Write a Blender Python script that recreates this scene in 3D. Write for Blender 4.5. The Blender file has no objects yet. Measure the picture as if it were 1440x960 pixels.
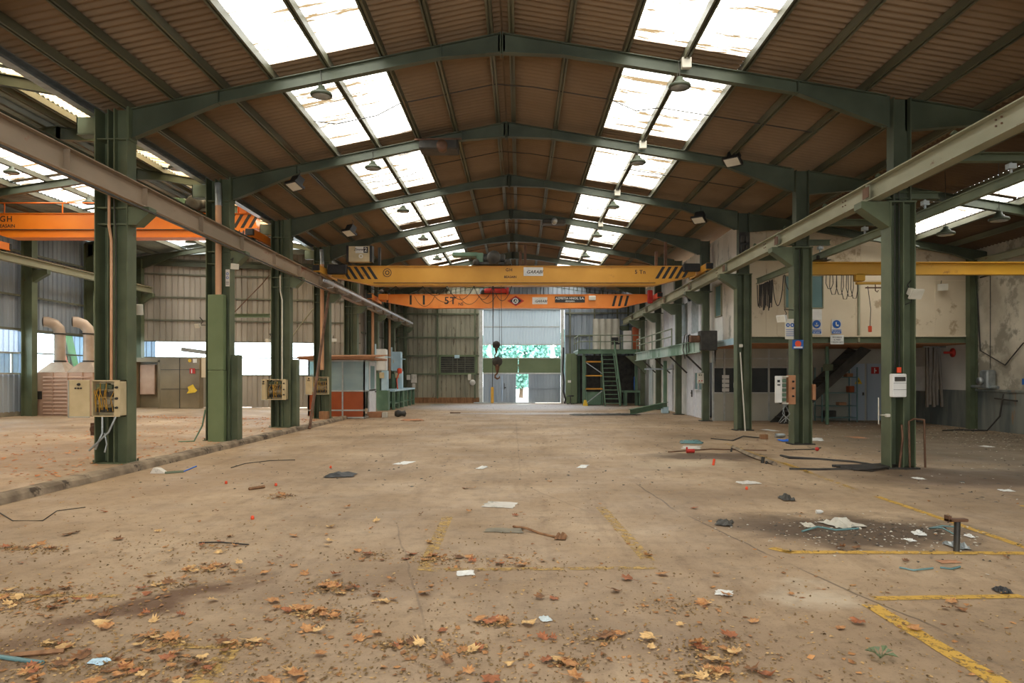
import bpy, math, random
from mathutils import Vector, Matrix
PI = math.pi
R = random.Random(7)
scn = bpy.context.scene
col = bpy.data.collections.new('factory_hall'); scn.collection.children.link(col)
V = Vector
# ------------------------------------------------------------------ camera, world, exposure
F = 1000.0; EYE = 1.75
cd = bpy.data.cameras.new('camera'); cam = bpy.data.objects.new('camera', cd); col.objects.link(cam)
cd.sensor_width = 36.0; cd.lens = 36.0*F/1440; cd.shift_x = -11/1440; cd.shift_y = 49/1440
cd.clip_end = 400; cam.location = (0, 0, EYE); cam.rotation_euler = (PI/2, 0, 0)
scn.camera = cam
SKY = 7.0
w = bpy.data.worlds.new('overcast_sky'); scn.world = w; w.use_nodes = True
bg = w.node_tree.nodes['Background']; bg.inputs[0].default_value = (0.93, 0.97, 1.0, 1); bg.inputs[1].default_value = SKY
scn.view_settings.view_transform = 'Standard'; scn.view_settings.look = 'None'
scn.view_settings.exposure = 0.24; scn.view_settings.gamma = 1.0; scn.view_settings.use_curve_mapping = False

def portal(c, ux, uy):
    """light portal (guides sampling of daylight) centred c, spanning ux, uy; faces -Z of its frame"""
    l = bpy.data.lights.new('daylight_portal', 'AREA'); l.shape = 'RECTANGLE'
    ux = V(ux); uy = V(uy); l.size = ux.length; l.size_y = uy.length; l.cycles.is_portal = True
    o = bpy.data.objects.new('daylight_portal', l); col.objects.link(o)
    x = ux.normalized(); y = uy.normalized(); z = x.cross(y)
    m = Matrix((x, y, z)).transposed().to_4x4(); m.translation = V(c); o.matrix_world = m

# ------------------------------------------------------------------ layout numbers
FY = [13.6 + 4.75*k for k in range(-3, 8)]           # main frames (index 3 is the first one in view)
LY = [14.9 + 3.74*j for j in range(-5, 6)]           # left hall frames
XL, XR = -7.7, 7.25                                  # main column lines
RIDGE = -0.35
YB = 46.85                                           # far wall
YF = -5.5                                            # wall behind the camera
def zr(x):                                           # top of the main rafters
    return 8.3 - (0.205*(RIDGE-x) if x < RIDGE else 0.162*(x-RIDGE))
def zl(x):                                           # top of the left hall rafters
    return 8.3 - (0.175*(x+12.1) if x > -12.1 else 0.155*(-12.1-x))
def lfloor(x):                                       # the left hall floor rises gently
    return 0.09 + (-7.3-x)*0.019
def G(px, py, z=0):                                  # ground point seen at a pixel
    Y = (EYE-z)*F/(py-529.0); return V(((px-731)*Y/F, Y, z))
def P(px, py, Y): return V(((px-731)*Y/F, Y, EYE+(529-py)*Y/F))
def back_y(x): return 33.9 + (x+18.3)*0.245          # the left hall's slightly skewed end wall

# ------------------------------------------------------------------ mesh helpers
class MB:
    def __init__(s): s.v = []; s.f = []; s.sm = []
    def add(s, vs, fs, smooth=False):
        b = len(s.v); s.v += [V(p) for p in vs]
        for f in fs: s.f.append([b+i for i in f]); s.sm.append(smooth)
        return s
    def box(s, x0, x1, y0, y1, z0, z1):
        return s.add([(x0,y0,z0),(x1,y0,z0),(x1,y1,z0),(x0,y1,z0),(x0,y0,z1),(x1,y0,z1),(x1,y1,z1),(x0,y1,z1)],
                     [(0,3,2,1),(4,5,6,7),(0,1,5,4),(1,2,6,5),(2,3,7,6),(3,0,4,7)])
    def bbox(s, x0, x1, y0, y1, z0, z1, b=0.01):     # box with chamfered edges
        vs = []; 
        for z, i in ((z0, b), (z0+b, 0), (z1-b, 0), (z1, b)):
            X0, X1, Y0, Y1 = x0+i, x1-i, y0+i, y1-i
            vs += [(X0+b,Y0,z),(X1-b,Y0,z),(X1,Y0+b,z),(X1,Y1-b,z),(X1-b,Y1,z),(X0+b,Y1,z),(X0,Y1-b,z),(X0,Y0+b,z)]
        fs = [tuple(range(7,-1,-1)), tuple(range(24,32))]
        for r in range(3):
            for i in range(8):
                j = (i+1)%8; fs.append((r*8+i, r*8+j, r*8+8+j, r*8+8+i))
        return s.add(vs, fs)
    def prism(s, poly, axis, a, b):                  # poly in the two other axes, extruded a..b along axis
        def mk(p, t): return {'x': (t,p[0],p[1]), 'y': (p[0],t,p[1]), 'z': (p[0],p[1],t)}[axis]
        n = len(poly); vs = [mk(p,a) for p in poly]+[mk(p,b) for p in poly]
        return s.add(vs, [tuple(range(n))[::-1], tuple(range(n,2*n))]+[(i,(i+1)%n,n+(i+1)%n,n+i) for i in range(n)])
    def sweep(s, p0, p1, prof, up=(0,0,1)):          # 2D profile (side, up) swept from p0 to p1
        p0 = V(p0); p1 = V(p1); d = (p1-p0).normalized(); u = V(up)
        if abs(d.dot(u)) > .98: u = V((0,1,0))
        sd = d.cross(u).normalized(); u = sd.cross(d).normalized(); n = len(prof)
        vs = [p0+sd*a+u*b for a,b in prof]+[p1+sd*a+u*b for a,b in prof]
        return s.add(vs, [tuple(range(n)), tuple(range(2*n-1,n-1,-1))]+[(i,n+i,n+(i+1)%n,(i+1)%n) for i in range(n)])
    def bar(s, p0, p1, w, h, up=(0,0,1)):
        return s.sweep(p0, p1, [(-w/2,-h/2),(w/2,-h/2),(w/2,h/2),(-w/2,h/2)], up)
    def ibeam(s, p0, p1, h, w, tf=.018, tw=.012, up=(0,0,1)):   # h measured along up
        a, c, H = w/2, tw/2, h/2
        return s.sweep(p0, p1, [(-a,-H),(a,-H),(a,-H+tf),(c,-H+tf),(c,H-tf),(a,H-tf),(a,H),(-a,H),(-a,H-tf),(-c,H-tf),(-c,-H+tf),(-a,-H+tf)], up)
    def chan(s, p0, p1, h, w, t=.008, up=(0,0,1), sgn=1):
        H = h/2
        return s.sweep(p0, p1, [(q[0]*sgn,q[1]) for q in [(0,-H),(w,-H),(w,-H+.02),(w-t,-H+.02),(w-t,-H+t),(t,-H+t),(t,H-t),(w-t,H-t),(w-t,H-.02),(w,H-.02),(w,H),(0,H)]], up)
    def tube(s, pts, r, n=8, caps=True):
        pts = [V(p) for p in pts]; rs = r if isinstance(r, (list,tuple)) else [r]*len(pts); vs = []; prev = None
        for i, p in enumerate(pts):
            d = (pts[min(i+1,len(pts)-1)]-pts[max(i-1,0)]).normalized()
            if prev is None:
                u = V((0,0,1)) if abs(d.z) < .9 else V((1,0,0))
                a = d.cross(u).normalized()
            else: a = (prev - d*prev.dot(d)).normalized()
            prev = a; b = d.cross(a)
            vs += [p+(a*math.cos(2*PI*k/n)+b*math.sin(2*PI*k/n))*rs[i] for k in range(n)]
        fs = [(i*n+k, i*n+(k+1)%n, (i+1)*n+(k+1)%n, (i+1)*n+k) for i in range(len(pts)-1) for k in range(n)]
        s.add(vs, fs, n > 5)
        if caps: s.add(vs[:n], [tuple(range(n))[::-1]]); s.add(vs[-n:], [tuple(range(n))])
        return s
    def lathe(s, prof, c, ax=(0,0,1), n=20):         # prof: (radius, along axis)
        c = V(c); ax = V(ax).normalized(); u = V((0,0,1)) if abs(ax.z) < .9 else V((1,0,0))
        a = ax.cross(u).normalized(); b = ax.cross(a); vs = []
        for r, t in prof: vs += [c+ax*t+(a*math.cos(2*PI*k/n)+b*math.sin(2*PI*k/n))*r for k in range(n)]
        m = len(prof)
        return s.add(vs, [(i*n+k,(i+1)*n+k,(i+1)*n+(k+1)%n,i*n+(k+1)%n) for i in range(m-1) for k in range(n)]+[tuple(range(n)), tuple(range(m*n-1,(m-1)*n-1,-1))], True)
    def corr(s, o, u, v, nrm, pitch=.177, amp=.025, nv=1, trap=False):   # corrugations step along u, run along v
        o = V(o); u = V(u); v = V(v); nrm = V(nrm).normalized(); L = u.length; ud = u.normalized(); vs = []
        prof = [(0,0),(.1,0),(.18,1),(.92,1)] if trap else [(q/6, (1-math.cos(2*PI*q/6))/2) for q in range(6)]
        ts = []; k = 0
        while k*pitch < L:
            for a, h in prof:
                t = (k+a)*pitch
                if t < L: ts.append((t, h*amp*(1 if trap else 2)))
            k += 1
        ts.append((L, 0))
        for j in range(nv+1):
            for t, h in ts: vs.append(o+ud*t+v*(j/nv)+nrm*h)
        n = len(ts)
        return s.add(vs, [(j*n+i, j*n+i+1, (j+1)*n+i+1, (j+1)*n+i) for j in range(nv) for i in range(n-1)], not trap)

ORG = {}
def part(name, mb, m, parent):                       # a mesh in world coordinates, child of parent
    org = ORG[parent.name]; me = bpy.data.meshes.new(name)
    me.from_pydata([tuple(p-org) for p in mb.v], [], mb.f); me.polygons.foreach_set('use_smooth', mb.sm); me.update()
    me.materials.append(m); o = bpy.data.objects.new(name, me); col.objects.link(o); o.parent = parent; ORG[o.name] = org
    return o
def thing(name, label, cat, loc=(0,0,0), group=None):
    o = bpy.data.objects.new(name, None); col.objects.link(o); o.location = loc; o.empty_display_size = .2
    o['label'] = label; o['category'] = cat
    if group: o['group'] = group
    ORG[o.name] = V(loc); return o
def solo(name, mb, m, label=None, cat=None, group=None, loc=None, kind=None):   # a thing that is one mesh
    if loc is None:
        n = len(mb.v); loc = V((sum(p.x for p in mb.v)/n, sum(p.y for p in mb.v)/n, min(p.z for p in mb.v)))
    loc = V(loc); me = bpy.data.meshes.new(name)
    me.from_pydata([tuple(p-loc) for p in mb.v], [], mb.f); me.polygons.foreach_set('use_smooth', mb.sm); me.update()
    me.materials.append(m); o = bpy.data.objects.new(name, me); col.objects.link(o); o.location = loc; ORG[o.name] = loc
    if label: o['label'] = label
    if cat: o['category'] = cat
    if group: o['group'] = group
    if kind: o['kind'] = kind
    return o
def struct(name, mb, m, label=None, loc=(0,0,0)):
    o = solo(name, mb, m, label=label, loc=loc, kind='structure'); return o
def dup(root, loc, label=None, rotz=None, group=None):
    def cp(o, par):
        c = o.copy(); col.objects.link(c)
        if par: c.parent = par
        ORG[c.name] = V(loc)
        for ch in [q for q in col.objects if q.parent == o and q != c]: cp(ch, c)
        return c
    r = cp(root, None); r.location = loc
    if label: r['label'] = label
    if rotz is not None: r.rotation_euler = (0,0,rotz)
    if group: r['group'] = group
    return r
def text_mb(s, size, o, ux, uz, align='CENTER', shear=0, space=1.0, depth=.0):
    c = bpy.data.curves.new('t', 'FONT'); c.body = s; c.size = size; c.align_x = align; c.align_y = 'CENTER'; c.shear = shear; c.space_character = space; c.extrude = depth; c.resolution_u = 3; c.offset = size*.018
    ob = bpy.data.objects.new('t', c); me = ob.to_mesh(); mb = MB(); ux = V(ux); uz = V(uz); n = ux.cross(uz)
    mb.add([V(o)+ux*p.co.x+uz*p.co.y+n*p.co.z for p in me.vertices], [tuple(f.vertices) for f in me.polygons])
    ob.to_mesh_clear(); bpy.data.objects.remove(ob); bpy.data.curves.remove(c); return mb

# ------------------------------------------------------------------ materials
def S(r, g, b):                                      # sRGB 0-255 to linear
    f = lambda c: (c/255/12.92) if c <= 10 else ((c/255+.055)/1.055)**2.4
    return (f(r), f(g), f(b), 1)
def pm(name, c1, c2=None, sc=3., rough=.6, metal=0., bump=0., stretch=(1,1,1), rust=None, rth=.6, rsc=2., c3=None, hi=.65, lo=.35, det=6, emit=None):
    m = bpy.data.materials.new(name); m.use_nodes = True; nt = m.node_tree; N = nt.nodes; L = nt.links; b = N['Principled BSDF']
    b.inputs['Roughness'].default_value = rough; b.inputs['Metallic'].default_value = metal
    tc = N.new('ShaderNodeTexCoord'); oi = N.new('ShaderNodeObjectInfo'); mp = N.new('ShaderNodeMapping'); mp.inputs['Scale'].default_value = stretch
    cm = N.new('ShaderNodeCombineXYZ'); ml = N.new('ShaderNodeMath'); ml.operation = 'MULTIPLY'; ml.inputs[1].default_value = 37.
    L.new(oi.outputs['Random'], ml.inputs[0]); L.new(ml.outputs[0], cm.inputs[0]); L.new(ml.outputs[0], cm.inputs[1])
    L.new(tc.outputs['Object'], mp.inputs[0]); L.new(cm.outputs[0], mp.inputs['Location'])
    n = N.new('ShaderNodeTexNoise'); n.inputs['Scale'].default_value = sc; n.inputs['Detail'].default_value = det; L.new(mp.outputs[0], n.inputs[0])
    r = N.new('ShaderNodeValToRGB'); r.color_ramp.elements[0].position = lo; r.color_ramp.elements[1].position = hi
    r.color_ramp.elements[0].color = c1; r.color_ramp.elements[1].color = c2 or c1
    if c3: e = r.color_ramp.elements.new((lo+hi)/2); e.color = c3
    L.new(n.outputs[0], r.inputs[0]); out = r.outputs[0]
    if rust:
        n2 = N.new('ShaderNodeTexNoise'); n2.inputs['Scale'].default_value = rsc; n2.inputs['Detail'].default_value = 8; n2.inputs['Roughness'].default_value = .7; L.new(mp.outputs[0], n2.inputs[0])
        mr = N.new('ShaderNodeMapRange'); mr.inputs[1].default_value = rth; mr.inputs[2].default_value = rth+.06; L.new(n2.outputs[0], mr.inputs[0])
        mx = N.new('ShaderNodeMix'); mx.data_type = 'RGBA'; L.new(mr.outputs[0], mx.inputs[0]); L.new(out, mx.inputs[6]); mx.inputs[7].default_value = rust; out = mx.outputs[2]
    L.new(out, b.inputs['Base Color'])
    if bump:
        bp = N.new('ShaderNodeBump'); bp.inputs['Strength'].default_value = bump; bp.inputs['Distance'].default_value = .02; L.new(n.outputs[0], bp.inputs['Height']); L.new(bp.outputs[0], b.inputs['Normal'])
    if emit: b.inputs['Emission Color'].default_value = emit; b.inputs['Emission Strength'].default_value = 1
    return m
M = {}
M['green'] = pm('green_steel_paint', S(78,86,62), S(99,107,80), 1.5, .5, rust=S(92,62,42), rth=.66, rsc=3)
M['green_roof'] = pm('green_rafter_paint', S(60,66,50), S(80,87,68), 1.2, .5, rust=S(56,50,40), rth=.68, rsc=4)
M['green_light'] = pm('light_green_panel_paint', S(98,112,76), S(110,124,88), 1.2, .45)
M['green_machine'] = pm('machine_green_paint', S(84,112,88), S(104,130,104), 2, .5, rust=S(80,60,45), rth=.64)
M['bus'] = pm('pale_conductor_paint', S(196,204,214), S(216,222,230), 2, .4)
M['track'] = pm('pale_green_track_paint', S(112,122,100), S(134,144,120), 1.5, .5)
M['far_wall'] = pm('neighbour_wall_paint', S(84,104,126), S(100,122,144), 1, .7)
M['purlin'] = pm('purlin_steel', S(74,74,56), S(104,102,80), 2, .5, rust=S(90,66,40), rth=.6, stretch=(1,.15,1))
M['runway'] = pm('beige_runway_paint', S(136,134,106), S(158,154,128), 1.5, .5, stretch=(1,.5,1), rust=S(110,78,56), rth=.62, rsc=2.5)
M['runway_l'] = pm('dusty_runway_paint', S(136,118,96), S(160,138,114), 1.2, .55, stretch=(1,.5,1), rust=S(140,84,58), rth=.6, rsc=1.5)
M['rail'] = pm('rusty_rail_steel', S(90,62,44), S(120,88,66), 4, .6, .4)
M['roof'] = pm('brown_fibre_cement_roof', S(106,86,63), S(144,121,94), .5, .9, stretch=(.8,.5,1), hi=.75, lo=.25, det=9)
M['roof_grey'] = pm('grey_corrugated_roof', S(122,132,128), S(160,168,162), .4, .8, stretch=(3,1,1))
M['roof_right'] = pm('dark_fibre_cement_roof', S(78,60,44), S(106,86,64), .5, .9, stretch=(.8,.5,1))
M['sheet'] = pm('weathered_grey_wall_sheet', S(140,132,120), S(172,164,152), .6, .6, stretch=(2,2,.4), rust=S(124,106,88), rth=.68)
M['sheet_back'] = pm('brownish_grey_wall_sheet', S(126,122,104), S(160,154,132), .6, .6, stretch=(2,2,.4), rust=S(92,80,62), rth=.58)
M['sheet_blue'] = pm('blue_grey_wall_sheet', S(126,136,146), S(156,164,172), .6, .55, stretch=(2,2,.4))
M['sheet_pale'] = pm('pale_door_sheet', S(190,200,200), S(212,220,220), .8, .5, stretch=(2,2,.4))
M['door_grey'] = pm('grey_door_sheet', S(150,162,174), S(170,182,192), .8, .5, stretch=(2,2,.4))
M['girt'] = pm('girt_steel', S(86,88,72), S(110,110,92), 2, .6)
M['orange'] = pm('orange_crane_paint', S(222,116,16), S(232,130,26), 1.2, .45, rust=S(190,96,24), rth=.66, rsc=2)
M['orange2'] = pm('faded_orange_crane_paint', S(232,132,44), S(244,152,66), 1.2, .45, rust=S(196,104,44), rth=.64, rsc=2)
M['yellow'] = pm('ochre_crane_paint', S(196,138,36), S(212,154,54), .8, .5, rust=S(176,118,40), rth=.62, rsc=2)
M['yellow_dark'] = pm('ochre_beam_paint', S(190,140,36), S(208,160,50), .8, .5, rust=S(150,104,36), rth=.62)
M['black'] = pm('black_paint', S(30,30,30), S(44,42,40), 4, .5)
M['dark'] = pm('dark_steel', S(52,50,46), S(74,70,62), 4, .55, .3)
M['cable'] = pm('cable_rubber', S(40,36,32), S(60,54,46), 6, .6)
M['white'] = pm('white_paint', S(214,212,204), S(230,228,222), 3, .5)
M['offwhite'] = pm('offwhite_enamel', S(202,196,178), S(218,212,196), 3, .45, rust=S(150,130,100), rth=.68)
M['beige_box'] = pm('beige_cabinet_paint', S(186,168,130), S(204,186,148), 3, .5)
M['alu'] = pm('aluminium_frame', S(176,178,170), S(196,196,190), 5, .4, .5)
M['alu_white'] = pm('white_window_frame', S(214,214,220), S(228,228,232), 5, .4)
M['facade'] = pm('beige_facade_panel', S(206,188,158), S(222,206,178), .5, .8, rust=S(172,150,120), rth=.6, rsc=.9)
M['facade_s'] = pm('stained_white_facade_panel', S(196,188,176), S(222,216,206), .6, .8, rust=S(150,148,136), rth=.56, rsc=1.5, stretch=(1,1,.5))
M['glass_wall'] = pm('grey_partition_panel', S(168,164,148), S(184,180,164), .8, .5)
M['plinth'] = pm('concrete_plinth', S(120,112,96), S(150,140,120), 2, .9, bump=.4)
M['curb'] = pm('dirty_concrete_curb', S(110,94,76), S(160,142,118), 3, .9, bump=.6, rust=S(70,58,46), rth=.56)
M['rightwall'] = pm('patched_render_wall', S(158,148,130), S(204,194,174), .8, .9, bump=.3, rust=S(142,134,118), rth=.5, rsc=.7)
M['rightdado'] = pm('stained_grey_dado', S(84,90,86), S(128,128,118), 1.0, .8, bump=.3, rust=S(132,104,76), rth=.62, rsc=.9, stretch=(1,2.5,.4))
M['whitewall'] = pm('dull_white_wall', S(176,172,162), S(196,192,182), .8, .85)
M['brown_panel'] = pm('orange_brown_laminate', S(150,68,26), S(166,80,34), 1.5, .4)
M['wood'] = pm('rough_brown_wood', S(120,84,54), S(156,114,78), 2, .8, stretch=(6,1,1))
M['card'] = pm('brown_cardboard', S(160,110,76), S(182,132,96), 3, .85)
M['red'] = pm('red_paint', S(176,36,28), S(196,52,40), 3, .5)
M['redo'] = pm('orange_red_paint', S(222,70,34), S(232,88,44), 3, .5)
M['blue'] = pm('sign_blue', S(26,84,160), S(34,96,176), 3, .5)
M['lightblue'] = pm('pale_blue_enamel', S(166,196,210), S(190,214,224), 2, .5)
M['yellow_p'] = pm('bright_yellow', S(220,180,40), S(232,196,60), 3, .5)
M['tarp'] = pm('beige_tarpaulin', S(186,180,164), S(202,196,182), 1.5, .8)
M['galv'] = pm('galvanised_steel', S(150,156,156), S(180,186,186), 6, .4, .7)
M['duct'] = pm('dusty_duct_steel', S(176,156,136), S(200,180,160), 2, .5, .2)
M['pink'] = pm('pinkish_louvre_paint', S(176,142,120), S(196,162,138), 1.5, .6)
M['bronze'] = pm('brown_glazed_partition', S(112,96,70), S(140,124,96), .8, .35)
M['curtain'] = pm('brown_strip_curtain', S(84,72,56), S(110,96,78), 4, .5, stretch=(8,1,1))
M['teal'] = pm('teal_pane', S(92,124,124), S(110,142,140), 1, .25)
M['darkpane'] = pm('dark_pane', S(44,50,54), S(60,66,70), 1, .15)
M['pipe'] = pm('tan_drain_pipe', S(190,142,104), S(206,160,124), 1.2, .6, stretch=(1,1,.4))
M['green_awn'] = pm('green_awning', S(30,84,28), S(44,100,40), 2, .7)
M['orange_awn'] = pm('orange_awning', S(156,62,14), S(170,74,24), 2, .7)
M['leafgreen'] = pm('outdoor_foliage', S(110,160,150), S(150,205,190), .6, .8)
M['bark'] = pm('bark', S(90,74,58), S(120,100,80), 3, .9)
M['paving'] = pm('outdoor_paving', S(170,168,160), S(190,188,180), 1, .9)
M['bluecloth'] = pm('blue_cloth', S(30,90,190), S(50,120,220), 3, .8)
M['num_white'] = pm('stencil_white', S(226,222,206))
M['letter'] = pm('dark_lettering', S(50,40,36))

def glass(name, colr, tr=.8, rough=.05):
    m = bpy.data.materials.new(name); m.use_nodes = True; nt = m.node_tree; N = nt.nodes; L = nt.links; b = N['Principled BSDF']
    b.inputs['Base Color'].default_value = colr; b.inputs['Roughness'].default_value = rough
    t = N.new('ShaderNodeBsdfTransparent'); t.inputs[0].default_value = colr; x = N.new('ShaderNodeMixShader'); x.inputs[0].default_value = tr
    n = N.new('ShaderNodeTexNoise'); n.inputs['Scale'].default_value = 3; mr = N.new('ShaderNodeMapRange'); mr.inputs[3].default_value = tr-.12; mr.inputs[4].default_value = min(1, tr+.12)
    L.new(n.outputs[0], mr.inputs[0]); L.new(mr.outputs[0], x.inputs[0])
    L.new(b.outputs[0], x.inputs[1]); L.new(t.outputs[0], x.inputs[2]); L.new(x.outputs[0], N['Material Output'].inputs[0]); return m
M['glass'] = glass('clear_window_glass', (.85,.93,.95,1), .85)
M['booth_glass'] = glass('dusty_booth_glass', (.62,.74,.74,1), .6, .15)
def skylight(name, tint, dirt, th=.5):
    m = bpy.data.materials.new(name); m.use_nodes = True; nt = m.node_tree; N = nt.nodes; L = nt.links
    N.remove(N['Principled BSDF']); out = N['Material Output']
    g = N.new('ShaderNodeTexCoord'); mp = N.new('ShaderNodeMapping'); mp.inputs['Scale'].default_value = (.22, 2.8, .3)
    L.new(g.outputs['Object'], mp.inputs[0]); n = N.new('ShaderNodeTexNoise'); n.inputs['Scale'].default_value = 1.6; n.inputs['Detail'].default_value = 5; n.inputs['Roughness'].default_value = .75; L.new(mp.outputs[0], n.inputs[0])
    r = N.new('ShaderNodeValToRGB'); r.color_ramp.elements[0].position = th-.16; r.color_ramp.elements[0].color = dirt; r.color_ramp.elements[1].position = th-.07; r.color_ramp.elements[1].color = tint
    L.new(n.outputs[0], r.inputs[0])
    t = N.new('ShaderNodeBsdfTransparent'); d = N.new('ShaderNodeBsdfTranslucent'); x = N.new('ShaderNodeMixShader'); x.inputs[0].default_value = .2
    L.new(r.outputs[0], t.inputs[0]); L.new(r.outputs[0], d.inputs[0]); L.new(t.outputs[0], x.inputs[1]); L.new(d.outputs[0], x.inputs[2]); L.new(x.outputs[0], out.inputs[0]); return m
M['sky_main'] = skylight('translucent_rooflight', (.92,.88,.80,1), (.09,.06,.03,1), .568)
M['sky_left'] = skylight('yellowed_rooflight', (.72,.55,.33,1), (.22,.11,.04,1), .53)
M['sky_left2'] = skylight('clear_rooflight', (.9,.83,.74,1), (.12,.07,.03,1), .56)
M['sheet_trans'] = skylight('translucent_wall_sheet', (.75,.8,.85,1), (.5,.56,.62,1), .45)

def floor_mat():
    m = bpy.data.materials.new('dusty_concrete_floor'); m.use_nodes = True; nt = m.node_tree; N = nt.nodes; L = nt.links; b = N['Principled BSDF']
    tc = N.new('ShaderNodeTexCoord'); co = tc.outputs['Object']
    def noise(sc, det=6, rough=.6, st=None):
        n = N.new('ShaderNodeTexNoise'); n.inputs['Scale'].default_value = sc; n.inputs['Detail'].default_value = det; n.inputs['Roughness'].default_value = rough
        if st: mp = N.new('ShaderNodeMapping'); mp.inputs['Scale'].default_value = st; L.new(co, mp.inputs[0]); L.new(mp.outputs[0], n.inputs[0])
        else: L.new(co, n.inputs[0])
        return n
    def ramp(src, stops):
        r = N.new('ShaderNodeValToRGB'); r.color_ramp.elements[0].position, r.color_ramp.elements[0].color = stops[0]; r.color_ramp.elements[1].position, r.color_ramp.elements[1].color = stops[-1]
        for p, c in stops[1:-1]: e = r.color_ramp.elements.new(p); e.color = c
        L.new(src, r.inputs[0]); return r.outputs[0]
    def mix(f, a, c, blend='MIX'):
        x = N.new('ShaderNodeMix'); x.data_type = 'RGBA'; x.blend_type = blend
        if isinstance(f, float): x.inputs[0].default_value = f
        else: L.new(f, x.inputs[0])
        for i, q in ((6,a),(7,c)):
            if isinstance(q, tuple): x.inputs[i].default_value = q
            else: L.new(q, x.inputs[i])
        return x.outputs[2]
    base = ramp(noise(.35, 8).outputs[0], [(.3, S(142,117,88)), (.5, S(166,140,110)), (.7, S(190,164,132))])
    fine = ramp(noise(5, 8, .75).outputs[0], [(.25, (.42,.4,.37,1)), (.5, (1,1,1,1)), (.8, (1.12,1.1,1.08,1))])
    c = mix(.75, base, fine, 'MULTIPLY')
    spk = ramp(noise(38, 3, .8).outputs[0], [(.3, (.35,.31,.26,1)), (.42, (1,1,1,1)), (.66, (1,1,1,1)), (.74, (1.3,1.28,1.22,1))])
    c = mix(.8, c, spk, 'MULTIPLY')
    trk = ramp(noise(1.1, 5, .7, (2.2,.35,1)).outputs[0], [(.34, (.72,.68,.64,1)), (.48, (1,1,1,1))])
    c = mix(.7, c, trk, 'MULTIPLY')
    sc1 = ramp(noise(2.0, 6, .7, (.3,2.5,1)).outputs[0], [(.62, (1,1,1,1)), (.74, (1.25,1.24,1.22,1))])
    c = mix(.6, c, sc1, 'MULTIPLY')
    wn = noise(1.3, 5, .6); sub = N.new('ShaderNodeVectorMath'); sub.operation = 'SUBTRACT'; L.new(wn.outputs['Color'], sub.inputs[0]); sub.inputs[1].default_value = (.5,.5,.5)
    def warp(a):
        s_ = N.new('ShaderNodeVectorMath'); s_.operation = 'SCALE'; s_.inputs['Scale'].default_value = a; L.new(sub.outputs[0], s_.inputs[0])
        ad = N.new('ShaderNodeVectorMath'); L.new(co, ad.inputs[0]); L.new(s_.outputs[0], ad.inputs[1]); return ad.outputs[0]
    big = warp(1.6); small = warp(.12)
    def stain(c, cx, cy, rx, ry, ang, colr, amt, soft=.5):  # soft-edged colour patch, for oil stains and also for painted daylight
        mp = N.new('ShaderNodeMapping'); mp.vector_type = 'TEXTURE'; mp.inputs['Location'].default_value = (cx,cy,0); mp.inputs['Rotation'].default_value = (0,0,ang); mp.inputs['Scale'].default_value = (rx,ry,1000)
        L.new(big, mp.inputs[0]); ln = N.new('ShaderNodeVectorMath'); ln.operation = 'LENGTH'; L.new(mp.outputs[0], ln.inputs[0])
        mr = N.new('ShaderNodeMapRange'); mr.inputs[1].default_value = 1; mr.inputs[2].default_value = soft; mr.inputs[4].default_value = amt; L.new(ln.outputs['Value'], mr.inputs[0])
        return mix(mr.outputs[0], c, colr)
    def line(c, p, q, wd, colr, amt):
        p = V(p); q = V(q); d = q-p; mid = (p+q)/2
        mp = N.new('ShaderNodeMapping'); mp.vector_type = 'TEXTURE'; mp.inputs['Location'].default_value = (mid.x,mid.y,0); mp.inputs['Rotation'].default_value = (0,0,math.atan2(d.y,d.x)); mp.inputs['Scale'].default_value = (d.length/2,wd,1000)
        L.new(small, mp.inputs[0]); ab = N.new('ShaderNodeVectorMath'); ab.operation = 'ABSOLUTE'; L.new(mp.outputs[0], ab.inputs[0]); sp = N.new('ShaderNodeSeparateXYZ'); L.new(ab.outputs[0], sp.inputs[0])
        mx = N.new('ShaderNodeMath'); mx.operation = 'MAXIMUM'; L.new(sp.outputs[0], mx.inputs[0]); L.new(sp.outputs[1], mx.inputs[1])
        mr = N.new('ShaderNodeMapRange'); mr.inputs[1].default_value = 1; mr.inputs[2].default_value = .6; mr.inputs[4].default_value = amt; L.new(mx.outputs[0], mr.inputs[0])
        return mix(mr.outputs[0], c, colr)
    dk = S(84,64,44); br = S(104,74,48)
    c = stain(c, -2.75, 5.6, .95, .42, math.atan2(1.27,.8), br, 1.0, .5)
    c = stain(c, -3.6, 4.4, .8, .5, .6, br, .8, .4)
    c = stain(c, 3.9, 8.1, 1.45, 1.2, 0, dk, .95, .55); c = stain(c, 3.0, 8.4, .9, .8, 0, dk, .6, .3)
    c = stain(c, 8.2, 12.3, 3.4, 1.6, .0, dk, .9, .45); c = stain(c, 7.2, 13.2, 1.6, .8, .0, dk, .6, .3)
    c = stain(c, 4.2, 15.6, 1.8, .9, 0, dk, .9, .5)
    c = stain(c, 5.5, 20.5, 3.5, 1.2, 0, dk, .35, .2)
    c = stain(c, 12.0, 17.5, 5.2, 9.5, 0, S(92,80,62), .8, .5)
    c = stain(c, 3.6, 32, 4.5, 1.6, 0, dk, .45, .2)
    c = stain(c, -5.2, 12, 1.6, 4.0, 0, S(160,132,104), .4, .2)
    c = stain(c, -9.5, 15, 2.0, 5.0, 0, br, .4, .2); c = stain(c, -1.2, 6.0, 1.6, .5, .3, S(120,94,68), .45, .2); c = stain(c, 1.0, 4.6, 2.2, .7, .1, S(124,98,72), .45, .2); c = stain(c, 3.4, 10.5, 2.2, 1.0, .2, S(120,96,72), .5, .2)
    c = stain(c, .2, 5.2, .5, 1.2, .6, dk, .25, .2)
    c = stain(c, 2.45, 5.75, .5, .35, .2, S(206,190,166), .6, .2)
    c = stain(c, 3.4, 14.2, 1.6, .9, .1, S(196,178,150), .55, .2)
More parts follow.
